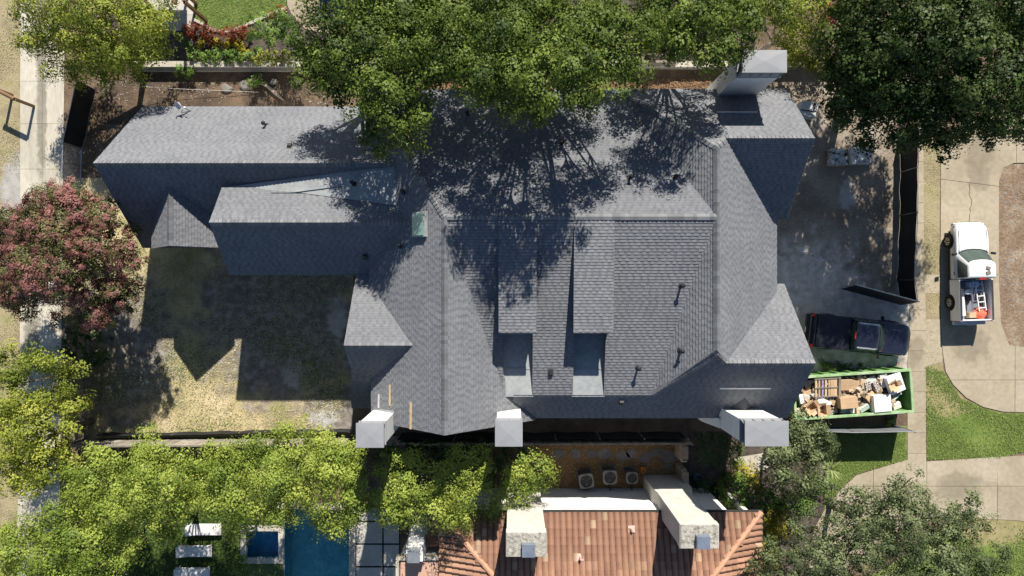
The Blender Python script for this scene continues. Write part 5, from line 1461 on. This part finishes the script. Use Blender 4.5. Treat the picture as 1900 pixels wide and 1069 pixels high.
# logs and rubble in the side yard
lg = MB().path([P(478, 152, .12), P(496, 160, .14), P(512, 173, .13), P(527, 187, .08)], [.05, .09, .13, .03], 9).build("driftwood_log", m_palebark, place=True, smooth=True)
tag(lg, "pale bare log lying across the side yard soil", "log")
lg = MB().path([P(452, 158, .08), P(470, 146, .12), P(488, 142, .10)], [.03, .05, .02], 7).build("branch", m_palebark, place=True, smooth=True)
tag(lg, "thin bare branch beside the pale log", "branch")
for k, (x, y, s, lb) in enumerate(((421, 165, .42, "flat pale rock left of the bare branch"), (456, 158, .55, "biggest flat pale rock beside the bare branch"), (555, 153, .38, "pale rock near the garden wall footing"), (508, 153, .30, "pale rock just above the log"))):
    c = P(x, y); n = 7; r = random.Random(k + 2)
    q_ = [(c.x + math.cos(math.tau * a / n) * s * r.uniform(.6, 1), c.y + math.sin(math.tau * a / n) * s * r.uniform(.5, .8)) for a in range(n)]
    o = MB().loft([[(a, b_, .0) for a, b_ in q_], [(a, b_, .10) for a, b_ in q_], [(c.x + (a - c.x) * .7, c.y + (b_ - c.y) * .7, .17) for a, b_ in q_]]).build("rock", m_rock, place=True, bevel=.02)
    tag(o, lb, "rock", "rocks in the side yard")
# round stone spot on the drive crack, utility lid
# ------------------------------------------------------------------ trees and shrubs
def leaves(lobes, leaf, dens, seed, flat=.8, tuft=.42, per=22, up=.6, spread=1.0, inner=.25, top_only=-.45, tone_bias=0.0):
    """leaf-sized faces gathered in tufts over the lobes' surfaces; returns vertices and tones"""
    r = np.random.default_rng(seed)
    C = np.array([l[:3] for l in lobes]); Rr = np.array([l[3] for l in lobes])
    cen, out, tn = [], [], []
    for i in range(len(lobes)):
        n = max(6, int(4 * math.pi * Rr[i] ** 2 * dens))
        d = r.normal(size=(n * 2, 3)); d /= np.linalg.norm(d, axis=1)[:, None]
        d = d[d[:, 2] > top_only][:n]; n = len(d)
        rad = Rr[i] * np.where(r.random(n) < inner, r.uniform(.35, .8, n), r.uniform(.82, 1.08, n))
        p = C[i] + d * rad[:, None] * np.array([1, 1, flat])
        # drop tufts buried deep inside neighbouring lobes
        dd = np.linalg.norm((p[:, None, :] - C[None]) / np.array([1, 1, flat]), axis=2) / Rr[None]
        dd[:, i] = 9
        keep = (dd.min(1) > .72) | (r.random(n) < .15)
        cen.append(p[keep]); out.append(d[keep]); tn.append(np.clip(.45 + tone_bias + r.normal(0, .16) + r.normal(0, .15, keep.sum()), 0, 1))
    cen = np.concatenate(cen); out = np.concatenate(out); tn = np.concatenate(tn)
    m = len(cen)
    rt = tuft * r.uniform(.6, 1.3, m)
    idx = np.repeat(np.arange(m), per)
    off = r.normal(size=(len(idx), 3)); off *= (np.minimum(1, r.random(len(idx)) ** .45) / (np.linalg.norm(off, axis=1) + 1e-9))[:, None]; off *= np.array([1, 1, .7])
    p = cen[idx] + off * rt[idx][:, None] * spread
    nrm = out[idx] * .9 + np.array([0, 0, up * .75]) + r.normal(0, .30, (len(idx), 3)) + off * .8
    nrm /= np.linalg.norm(nrm, axis=1)[:, None]
    a = r.normal(size=(len(idx), 3)); a -= (a * nrm).sum(1)[:, None] * nrm; a /= np.linalg.norm(a, axis=1)[:, None] + 1e-9
    b = np.cross(nrm, a)
    L_ = leaf * r.uniform(.7, 1.3, len(idx)) * r.uniform(.65, 1.35, m)[idx]
    a *= L_[:, None]; b *= (L_ * .36)[:, None]
    bend = nrm * (L_ * .12)[:, None]
    v = np.stack([p - a * .5 - bend, p + b, p + a * .5 - bend, p - b], 1).reshape(-1, 3)
    t = np.clip(tn[idx] + r.normal(0, .10, len(idx)), 0, 1)
    return v, t

def sublobes(lobes, seed, k=9, f=.42, drop=.12):
    """bumpy smaller lobes over each big one"""
    r = random.Random(seed); out = []
    for x, y, z, R_ in lobes:
        if R_ < .9: out.append((x, y, z, R_)); continue
        out.append((x, y, z - R_ * .15, R_ * .55))
        n = max(4, int(k * (R_ / 1.6) ** 1.2))
        for i in range(n):
            a = math.tau * (i + r.uniform(-.3, .3)) / n; e = r.uniform(-.15, 1.25)
            if r.random() < drop: continue
            rr = R_ * r.uniform(f * .7, f * 1.15); dd = R_ * r.uniform(.92, 1.12) - rr * .5
            out.append((x + math.cos(a) * math.cos(e) * dd, y + math.sin(a) * math.cos(e) * dd, z + math.sin(e) * dd * .8, rr))
    return out

def trunk_mesh(base, lobes, r0, seed, fork=.35):
    r = random.Random(seed); mb = MB(); base = Vector(base)
    cen = sum((Vector(l[:3]) for l in lobes), Vector((0, 0, 0))) / len(lobes)
    zmin = min(l[2] - l[3] * .5 for l in lobes)
    hub = base.lerp(Vector((cen.x, cen.y, max(1.0, zmin))), .75); hub.z = max(.6, zmin * .75)
    mid = base.lerp(hub, .5) + Vector((r.uniform(-.2, .2), r.uniform(-.2, .2), 0))
    mb.path([base - Vector((0, 0, .05)), base + Vector((0, 0, .25)), mid, hub], [r0 * 1.45, r0 * 1.05, r0 * .85, r0 * .7], 9)
    for l in lobes:
        t = Vector(l[:3]); q_ = hub.lerp(t, .5) + Vector((r.uniform(-.5, .5), r.uniform(-.5, .5), r.uniform(0, .5))) * min(1, l[3] * .5)
        mb.path([hub - (q_ - hub) * .05, hub.lerp(q_, .5), q_, t, t + Vector((r.uniform(-.4, .4), r.uniform(-.4, .4), .5)) * l[3] * .6], [r0 * .5, r0 * .4, r0 * .3, r0 * .17, r0 * .05], 6)
        for k in range(3):
            e = t + Vector((r.uniform(-1, 1), r.uniform(-1, 1), r.uniform(-.2, .8))) * l[3] * .85
            mb.path([q_.lerp(t, .6), q_.lerp(t, .6).lerp(e, .5) + Vector((0, 0, .15)), e], [r0 * .18, r0 * .12, r0 * .03], 5)
    return mb

def tree(name, label, cat, base, blobs, lmat, leaf=.17, dens=2.3, seed=1, r0=.2, group=None, bark=None, extra=None, per=46, tuft=.46, k=9, f=.42, bias=0.0, inner=.4, flat=.8, up=.6, drop=.12, grow=1.2):
    """blobs: (px, py, centre height, radius in metres)"""
    lob = [(*P(x, y, h)[:], R_) for x, y, h, R_ in blobs]
    lob = [(a, b, c, R_ * grow) for a, b, c, R_ in lob]
    if base is None:
        w_ = sum(l[3] for l in lob); base = Vector((sum(l[0] * l[3] for l in lob) / w_, sum(l[1] * l[3] for l in lob) / w_, 0))
    if group == TALL: base.y = max(base.y, 13.6)
    base = Vector((base.x, base.y, 0))
    t = thing(name, label, cat, base, 0, group)
    trunk_mesh(base, lob, r0, seed).build("trunk", bark or m_bark, t, smooth=True)
    sl = sublobes(lob, seed, k, f, drop)
    v, tn = leaves(sl, leaf * .82, dens * .8, seed, tuft=tuft, per=per, tone_bias=bias, inner=inner, flat=flat, up=up)
    link("crown", quads("crown", v - np.array(base[:]), tn), lmat, t)
    if extra:   # blossom or second leaf colour over the same crown
        emat, ename, ed, eb = extra
        rr = np.random.default_rng(seed + 5)
        v, tn = leaves([(x, y, z + .12, R_ * 1.04) for x, y, z, R_ in sl], leaf * .8, dens * ed, seed + 9, tuft=tuft * .75, per=per, top_only=-.1, tone_bias=eb, inner=.05)
        link(ename, quads(ename, v - np.array(base[:]), tn), emat, t)
    return t

def shrub(name, label, px, py, h, r_, lmat, seed, leaf=.11, dens=7, group=None, cat="shrub", tuft=.22, lob=None, per=16, squash=.8, bias=0):
    """rounded plant on the ground: stems and a leafy body"""
    c = P(px, py, h); base = Vector((c.x, c.y, 0))
    t = thing(name, label, cat, base, 0, group)
    lobes = [(c.x, c.y, h - r_ * .35, r_)] if lob is None else [(*P(x, y, hh)[:2], hh - rr * .35, rr) for x, y, hh, rr in lob]
    st = MB(); rr_ = random.Random(seed)
    for l in lobes:
        for k in range(3): st.path([(l[0] + rr_.uniform(-.08, .08), l[1] + rr_.uniform(-.08, .08), 0), (l[0] + rr_.uniform(-.2, .2) * l[3], l[1] + rr_.uniform(-.2, .2) * l[3], max(.1, l[2])), (l[0] + rr_.uniform(-.5, .5) * l[3], l[1] + rr_.uniform(-.5, .5) * l[3], max(.2, l[2] + l[3] * .5))], [.03, .02, .006], 5)
    st.build("stem", m_bark, t)
    v, tn = leaves(lobes, leaf, dens, seed, tuft=tuft, per=per, flat=squash, inner=.2, top_only=-.6, tone_bias=bias)
    v[:, 2] = np.maximum(v[:, 2], .02)
    link("foliage", quads("foliage", v - np.array(base[:]), tn), lmat, t)
    return t

TALL = "tall trees north of the grey house"
# north row of tall trees, overhanging the grey roof
tree("shade_tree", "yellow green tree over the alley and garden patio corner", "tree", None, [(90, 40, 4.2, 1.5), (120, 90, 4.0, 1.4), (165, 50, 5.0, 1.6), (215, 20, 5.0, 1.6), (190, 100, 4.2, 1.3), (245, 66, 5.0, 1.6), (283, 42, 4.4, 1.0), (280, 90, 4.0, 1.0), (240, 112, 3.8, .9), (150, 122, 3.6, .8), (120, 0, 4.6, 1.6), (262, 5, 4.6, 1.3), (215, 140, 3.2, .6), (75, 75, 3.8, .8), (305, 75, 4.0, .6)], lf_yellow, .125, 2.6, 11, .22, bias=.0)
tree("shade_tree", "dark green tree leaning over the garden pool and coping wall", "tree", None, [(640, 40, 9.0, 1.6), (605, 95, 9.0, 1.4), (660, 95, 9.6, 1.5), (700, 40, 9.5, 1.6), (590, 135, 8.6, 1.0), (635, 145, 8.8, 1.1), (745, 15, 9.0, 1.5), (575, 105, 8.4, .7)], lf_mid, .14, 2.3, 12, .26, TALL, bias=-.04, drop=.2)
tree("shade_tree", "broad tree whose branches hang over the middle wing of the grey roof", "tree", None, [(720, 120, 11.0, 1.5), (770, 90, 10.5, 1.5), (700, 165, 11.0, 1.3), (755, 155, 11.8, 1.5), (715, 210, 11.2, 1.1), (745, 235, 11.0, 1.0), (690, 250, 10.4, .7), (722, 268, 10.2, .6), (800, 130, 11.4, 1.2), (660, 140, 10.4, .9), (768, 195, 11.6, .8), (810, 60, 10.0, 1.5), (785, 20, 9.5, 1.4)], lf_mid, .14, 2.3, 13, .20, TALL, bias=.04, drop=.2)
tree("shade_tree", "largest tree crown above the centre of the grey roof", "tree", None, [(870, 30, 9.5, 1.9), (930, 55, 10.5, 1.9), (895, 110, 12.0, 1.4), (955, 130, 13.8, 1.4), (870, 85, 10.6, 1.4), (1010, 90, 12.0, 1.6), (1040, 150, 14.2, 1.3), (985, 165, 13.8, 1.0), (930, 165, 13.4, .8), (1090, 125, 13.0, 1.2), (1105, 165, 13.6, .9), (1150, 105, 12.4, 1.1), (1185, 120, 12.4, .6), (1085, 195, 13.2, .5), (1020, 30, 10.0, 1.9), (950, -10, 9.0, 1.9), (1100, 55, 10.0, 1.3), (850, 135, 11.4, .7), (1130, 10, 9.0, 1.4), (1010, 195, 13.4, .45), (960, 190, 13.4, .4), (1125, 80, 12.6, 1.1), (1190, 75, 12.4, .9), (845, 80, 12.0, 1.1)], lf_mid, .14, 2.4, 14, .22, TALL, bias=.06, drop=.15, grow=1.25)
tree("shade_tree", "green tree between the planter box and the north chimney", "tree", None, [(1215, 35, 9.5, 1.1), (1265, 10, 9.5, 1.4), (1295, 70, 12.0, 1.1), (1335, 40, 10.5, 1.4), (1350, 85, 11.0, .7), (1395, 10, 9.0, 1.3), (1320, 90, 12.0, .8), (1265, 70, 11.0, .9), (1345, 110, 10.5, .4), (1230, 0, 9.0, 1.2), (1245, 55, 11.6, .8), (1300, 35, 11.8, .9)], lf_mid, .14, 2.1, 15, .18, TALL, bias=.06, drop=.2, grow=1.3)
tree("shade_tree", "thin olive tree with bare grey twigs behind the north chimney", "tree", None, [(1440, 25, 7.0, 1.2), (1480, 60, 6.5, 1.1), (1510, 25, 6.5, 1.0), (1455, 70, 5.5, .8), (1525, 80, 6.0, .9), (1495, 110, 5.0, .7), (1420, 0, 7.0, 1.2), (1490, 0, 6.5, 1.0)], lf_yellow, .13, 1.3, 16, .16, TALL, m_palebark, bias=-.08, drop=.2, grow=1.4)
tree("oak_tree", "dark green oak spreading over the top right corner and the drive", "tree", None, [(1600, 60, 7.5, 1.9), (1660, 30, 8.5, 2.1), (1640, 120, 8.2, 1.9), (1720, 90, 9.4, 2.2), (1780, 40, 9.2, 2.2), (1700, 165, 8.6, 1.9), (1770, 145, 9.2, 2.1), (1840, 90, 9.0, 2.3), (1830, 175, 8.6, 1.9), (1600, 165, 7.0, 1.7), (1650, 205, 7.2, 1.6), (1590, 205, 6.2, 1.2), (1725, 225, 7.6, 1.5), (1790, 225, 7.8, 1.3), (1880, 150, 8.5, 2.0), (1885, 205, 7.6, 1.2), (1560, 115, 6.8, 1.3), (1890, 30, 9.0, 2.4), (1720, -10, 9.0, 2.3), (1600, 0, 8.0, 2.0), (1700, 250, 6.8, .8), (1830, 230, 7.4, .8), (1760, 250, 6.8, .6), (1560, 160, 4.4, 1.0), (1610, 185, 5.0, 1.0), (1670, 190, 5.2, 1.1), (1720, 200, 5.4, 1.0), (1545, 200, 4.0, .8), (1600, -60, 6.0, 1.6), (1700, -70, 7.0, 1.9), (1560, -20, 4.6, 1.2), (1650, -110, 7.2, 1.8), (1540, -75, 5.5, 1.4), (1800, -70, 8.0, 2.1), (1600, 40, 5.5, .9), (1665, 60, 5.6, 1.0), (1735, 40, 5.6, 1.1), (1795, 80, 5.6, 1.1), (1700, 105, 5.2, .9), (1620, 105, 5.0, .9)], lf_dark, .16, 2.0, 17, .28, None, bias=.08, drop=.28)
# west side
tree("crape_myrtle", "pink blossoming tree between the alley and the dry back lawn", "tree", None, [(60, 420, 5.0, 1.5), (130, 405, 5.6, 1.5), (190, 430, 5.4, 1.4), (50, 490, 5.2, 1.6), (120, 480, 6.4, 1.8), (200, 500, 5.8, 1.6), (60, 540, 4.8, 1.1), (130, 548, 5.4, 1.3), (195, 565, 4.6, 1.2), (225, 465, 4.6, .9), (10, 450, 4.6, 1.3), (10, 520, 4.6, 1.2), (95, 375, 4.6, .7), (165, 375, 4.8, .9), (230, 530, 4.4, .8)], lf_myrtle, .11, 3.6, 21, .14, None, m_palebark, extra=(lf_pink, "blossom", .5, .05), tuft=.32)
tree("shade_tree", "loose green tree over the alley below the pink blossoming one", "tree", None, [(30, 675, 5.6, 1.1), (75, 672, 5.8, 1.0), (110, 690, 5.4, 1.1), (20, 715, 5.2, 1.0), (112, 730, 4.8, 1.0), (140, 745, 4.2, .7)], lf_yellow, .13, 3.0, 22, .15, "trees along the alley", bias=-.12, grow=.98)
tree("shade_tree", "yellowish tree at the left edge above the bare brown patch", "tree", None, [(60, 765, 5.6, 1.3), (95, 790, 5.4, 1.1), (30, 805, 5.6, 1.4), (50, 850, 5.4, 1.4), (95, 850, 4.6, 1.0), (20, 870, 5.0, .9), (65, 880, 4.6, .9), (15, 760, 5.0, 1.1)], lf_yellow, .13, 3.0, 23, .17, "trees along the alley", bias=.15)
shrub("shrub", "dark shrub in the corner under the pink blossoming tree", 150, 640, 2.2, 1.3, lf_topiary, 24, .15, 4)
# row of bright trees along the south fence
ROW = "bright yellow green trees in a row south of the wooden fence"
row = [
 ("first tree of the bright row, next to the alley", None, [(170, 885, 5.6, 1.2), (215, 868, 5.8, 1.2), (175, 925, 5.6, 1.2), (230, 920, 6.2, 1.4), (140, 905, 5.0, .8), (150, 935, 5.0, .7), (200, 962, 5.4, 1.1), (255, 962, 5.4, 1.0), (175, 838, 4.8, .5)]),
 ("second tree of the bright row, above the loungers", None, [(280, 868, 5.8, 1.2), (330, 866, 5.8, 1.1), (300, 905, 6.4, 1.5), (355, 895, 6.2, 1.3), (265, 895, 5.6, 1.1), (310, 950, 5.6, 1.1), (272, 835, 4.8, .6), (275, 808, 4.4, .5), (310, 985, 4.6, .7)]),
 ("third tree of the bright row, between the loungers and the spa", None, [(400, 868, 5.8, 1.1), (445, 866, 6.2, 1.2), (410, 905, 6.4, 1.4), (460, 912, 6.2, 1.4), (375, 925, 5.4, 1.0), (440, 955, 5.4, 1.1), (478, 950, 5.0, .8), (415, 835, 5.0, .5)]),
 ("fourth tree of the bright row, over the spa and pool edge", None, [(500, 838, 6.0, 1.2), (550, 830, 6.0, 1.1), (525, 875, 6.8, 1.5), (575, 868, 6.6, 1.3), (520, 922, 6.0, 1.3), (560, 918, 5.8, 1.1), (505, 945, 5.2, .8), (530, 808, 5.2, .5)]),
 ("fifth tree of the bright row, reaching over the pool to the corner chimney", None, [(610, 848, 6.0, 1.1), (645, 862, 6.0, 1.1), (600, 895, 6.4, 1.4), (640, 918, 6.2, 1.3), (625, 957, 5.6, 1.1), (600, 970, 5.2, .8), (660, 840, 5.2, .6), (660, 950, 5.2, .7), (600, 815, 5.2, .6)]),
 ("sixth tree of the bright row, beside the pool patio", None, [(745, 885, 5.8, 1.1), (765, 862, 5.4, .8), (725, 930, 5.6, 1.1), (770, 920, 5.8, 1.2), (700, 945, 5.0, .7), (735, 962, 5.0, .8)]),
 ("seventh tree of the bright row, over the annex chimney", None, [(825, 890, 6.0, 1.1), (862, 872, 5.8, 1.0), (888, 850, 5.4, .65), (840, 932, 6.0, 1.2), (815, 952, 5.2, .8), (870, 912, 5.6, .9), (860, 955, 5.2, .7)]),
 ("last tree of the bright row, touching the tiled house chimney", None, [(960, 885, 5.4, .9), (1000, 882, 5.0, .8), (925, 935, 5.2, .6), (962, 928, 5.0, .6), (985, 855, 4.6, .5), (1018, 890, 4.4, .4), (905, 950, 5.0, .45)]),
]
for i, (lb, b_, bl) in enumerate(row):
    tree("garden_tree", lb, "tree", b_, bl, lf_row, .12, 2.9, 40 + i, .11, ROW, bias=.02, grow=1.1)
tree("garden_tree", "pale green tree filling the bottom left corner", "tree", None, [(60, 1000, 5.0, 1.1), (110, 980, 5.4, 1.1), (70, 1030, 5.4, 1.5), (140, 1020, 5.6, 1.5), (10, 1040, 4.8, 1.3), (195, 1010, 5.4, 1.3), (180, 1060, 5.4, 1.3), (90, 1080, 5.0, 1.4), (232, 1045, 4.8, .8), (120, 985, 5.8, .9), (150, 962, 4.8, .7)], lf_row, .125, 3.0, 51, .18, None, m_palebark, bias=-.08, drop=.2)
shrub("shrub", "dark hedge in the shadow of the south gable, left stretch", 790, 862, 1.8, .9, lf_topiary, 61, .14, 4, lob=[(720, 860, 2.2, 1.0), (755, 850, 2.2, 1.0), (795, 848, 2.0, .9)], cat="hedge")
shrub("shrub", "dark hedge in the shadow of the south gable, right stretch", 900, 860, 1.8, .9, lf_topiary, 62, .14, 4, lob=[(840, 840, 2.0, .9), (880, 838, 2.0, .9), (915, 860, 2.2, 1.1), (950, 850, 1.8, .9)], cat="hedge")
shrub("shrub", "round clipped bush beside the spa", 439, 1052, 1.2, .62, lf_bush, 63, .10, 9, bias=-.1)
# south east planting
tree("live_oak", "grey green live oak with open crown over the neighbour walk", "tree", None, [(1560, 930, 5.6, 1.2), (1600, 985, 6.4, 1.5), (1650, 950, 6.6, 1.4), (1690, 990, 6.8, 1.6), (1675, 918, 6.0, .8), (1640, 1045, 6.4, 1.6), (1560, 1040, 6.2, 1.6), (1500, 1020, 5.6, 1.3), (1450, 1055, 5.4, 1.3), (1710, 1055, 6.4, 1.5), (1755, 960, 6.4, 1.1), (1795, 955, 6.0, .9), (1760, 1015, 6.2, 1.1), (1830, 1050, 5.4, .9), (1690, 888, 5.4, .45), (1780, 1065, 5.4, 1.2), (1520, 1075, 5.8, 1.5)], lf_olive, .12, 2.7, 71, .16, None, m_bark, tuft=.36, inner=.3, drop=.2, grow=1.25)
tree("garden_tree", "glossy leaved small tree between the dumpster and the yucca", "tree", None, [(1470, 815, 4.2, .8), (1510, 808, 4.0, .8), (1480, 850, 4.4, 1.0), (1520, 850, 4.2, .9), (1440, 848, 4.2, .9), (1500, 890, 4.0, .9), (1460, 890, 4.0, .9), (1420, 858, 3.6, .6), (1542, 830, 3.4, .4), (1482, 785, 3.8, .45)], lf_olive, .14, 2.4, 72, .1, None, bias=.08, drop=.2)
shrub("topiary", "dark clipped round topiary near the wide south chimney", 1326, 838, 2.6, 1.0, lf_topiary, 73, .08, 11, cat="topiary", tuft=.16)
shrub("shrub", "bright upright shrub right of the dark topiary", 1368, 838, 1.8, .42, lf_bush, 74, .10, 9, lob=[(1368, 825, 1.8, .36), (1368, 842, 1.8, .42), (1366, 858, 1.6, .36)])
shrub("shrub", "big round green bush beside the tiled roof corner", 1370, 918, 2.0, 1.05, lf_bush, 75, .11, 8, bias=-.05)
shrub("shrub", "yellow and rust tinted shrub above the round bush", 1385, 882, 1.2, .6, lf_gold, 76, .11, 8, lob=[(1370, 876, 1.2, .55), (1392, 884, 1.3, .6), (1402, 905, 1.2, .5)], bias=-.15)
shrub("shrub", "golden hedge along the east edge of the tiled roof", 1435, 1000, 1.8, .6, lf_gold, 77, .11, 8, lob=[(1425, 965, 1.8, .6), (1440, 990, 1.8, .65), (1425, 1015, 1.8, .65), (1450, 955, 1.6, .5), (1430, 1045, 1.6, .6), (1462, 985, 1.4, .5)], cat="hedge", bias=-.18)
shrub("shrub", "dark shrub below the side gate beside the blue pot", 1330, 905, 1.0, .6, lf_topiary, 78, .11, 7, lob=[(1305, 905, .9, .5), (1325, 915, .9, .5), (1345, 895, 1.0, .5)])
shrub("shrub", "olive green shrub between golden hedge and glossy tree", 1450, 925, 2.0, .8, lf_bush, 79, .12, 6, lob=[(1440, 915, 2.0, .8), (1470, 940, 2.0, .8), (1420, 935, 1.8, .6), (1495, 940, 1.8, .7)], bias=-.1)
shrub("shrub", "bright small shrub under the yucca by the walk", 1530, 900, 1.2, .6, lf_bush, 80, .11, 7, lob=[(1515, 905, 1.3, .55), (1535, 915, 1.3, .5)], bias=.1)
# yucca with sword leaves
c = P(1548, 874, 1.0)
yu = thing("yucca", "spiky pale yucca rosette at the lawn edge", "yucca", (c.x, c.y, .016))
LM().tube((0, 0, 0), (0, 0, .6), .09, .07, n=8).build("stem", m_bark, yu)
for k in range(44):
    a = random.uniform(0, math.tau); e = random.uniform(.05, 1.1); L_ = random.uniform(.6, .85)
    d = Vector((math.cos(a) * math.cos(e), math.sin(a) * math.cos(e), math.sin(e))); s = Vector((-math.sin(a), math.cos(a), 0)) * .03
    b0_, m_ = Vector((0, 0, .6)), Vector((0, 0, .6)) + d * L_ * .55
    e_ = b0_ + d * L_ - Vector((0, 0, .08))
    q = LM(); q.face([b0_ - s * .5, m_ - s, m_ + s, b0_ + s * .5]); q.face([m_ - s, e_, m_ + s]); q.build("sword_leaf", MATS.get("yucca_leaf") or M("yucca_leaf", [(.20, .25, .09), (.30, .34, .14)], 3, rnd=.2), yu)
# garden at the top: red hedge clumps, gold balls, green hedge
red = [(352, 55, "red leaved shrub nearest the patio slab"), (372, 57, "red leaved shrub second from the patio slab"), (392, 66, "red leaved shrub at the low point of the lawn curve"), (418, 66, "red leaved shrub right of the lawn curve's low point"), (437, 62, "red leaved shrub fifth from the patio slab"), (455, 60, "red leaved shrub at the end of the first red stretch"), (505, 30, "red leaved shrub beside the pool deck, lower one"), (519, 18, "red leaved shrub beside the pool deck, upper one")]
for i, (x, y, lb) in enumerate(red):
    shrub("red_shrub", lb, x, y, .8, .48 if i < 6 else .32, lf_red, 100 + i, .10, 11, "red shrubs along the garden lawn", tuft=.18)
for i, (x, y, lb) in enumerate(((346, 81, "greenish round shrub at the left end of the gold row"), (371, 78, "gold round shrub, first in the row"), (397, 77, "gold round shrub, second in the row"), (420, 79, "gold round shrub, third in the row"), (442, 80, "faded gold round shrub, fourth in the row"), (453, 92, "gold round shrub standing lower than the row"), (478, 93, "olive gold round shrub at the right end of the bed"))):
    shrub("gold_shrub", lb, x, y, .6, .30, lf_gold if i not in (0, 6) else lf_bush, 120 + i, .09, 20, "gold round shrubs in the garden bed", tuft=.13)
for i, (x, y, lb) in enumerate(((355, 102, "green hedge shrub, first along the garden wall"), (375, 104, "green hedge shrub, second along the garden wall"), (395, 103, "green hedge shrub, third along the garden wall"), (415, 103, "green hedge shrub, fourth along the garden wall"), (435, 104, "green hedge shrub, fifth along the garden wall"), (455, 105, "green hedge shrub, sixth along the garden wall"), (478, 106, "olive hedge shrub, seventh along the garden wall"), (502, 104, "olive hedge shrub, eighth along the garden wall"), (526, 105, "olive hedge shrub, last before the dark tree"))):
    shrub("hedge_shrub", lb, x, y, .9, .38, lf_bush if i < 6 else lf_yellow, 140 + i, .11, 10, "hedge shrubs along the garden wall", tuft=.2)
tree("garden_tree", "young light green tree between red shrubs and pool deck", "tree", g(500, 80), [(480, 50, 2.8, .7), (500, 62, 3.0, .6), (520, 55, 2.8, .8), (540, 75, 2.6, .6), (470, 62, 2.4, .4), (530, 38, 2.4, .5)], lf_bush, .12, 3.0, 160, .05, bias=.05, tuft=.3)
shrub("shrub", "leafy creeper hanging over the garden wall face", 333, 134, .7, .4, lf_bush, 161, .10, 8, lob=[(330, 130, .7, .3), (345, 133, .6, .35), (355, 130, .6, .25)], cat="creeper")
shrub("shrub", "small green plant growing at the wall footing by the rocks", 475, 150, .4, .35, lf_bush, 162, .10, 8, lob=[(468, 150, .4, .3), (480, 147, .45, .3)])
shrub("red_shrub", "deep crimson shrub behind the thin olive tree", 1558, 20, 2.2, .75, leaf_mat("leaf_crimson", (.09, .008, .014), (.20, .018, .03), (.36, .05, .07), .2), 163, .13, 8, tuft=.26)
shrub("shrub", "brownish low shrub right of the north chimney", 1490, 105, 1.2, .6, lf_myrtle, 164, .12, 7, lob=[(1480, 105, 1.4, .6), (1505, 110, 1.2, .6), (1525, 125, 1.0, .6)])
# weeds by the dumpster and drive
shrub("weed_clump", "dark weedy clump beside the dark pickup and dumpster", 1560, 683, .35, .4, lf_bush, 165, .10, 7, lob=[(1530, 678, .3, .35), (1552, 684, .35, .4), (1575, 686, .3, .35), (1598, 687, .28, .3)], cat="weeds", bias=-.2)
shrub("weed_clump", "bright weed growing between dumpster and grey screen fence", 1656, 785, .5, .28, lf_bush, 166, .11, 10, lob=[(1655, 780, .5, .22), (1657, 790, .5, .25)], cat="weeds", bias=.15)

# hairline crack in the drive, a thin dark ribbon lying in the concrete
c = MB(); r = random.Random(4); pts_ = [P(1800 + r.uniform(-3, 3), 340 + k * 5.2) for k in range(15)]
for A_, B_ in zip(pts_[:-1], pts_[1:]):
    s_ = Vector((-(B_ - A_).y, (B_ - A_).x, 0)).normalized() * r.uniform(.006, .022)
    c.face([Vector((v.x, v.y, .0455)) for v in (A_ - s_, A_ + s_, B_ + s_ * .7, B_ - s_ * .7)])
tag(c.build("drive_crack", m_joint), kind="structure")
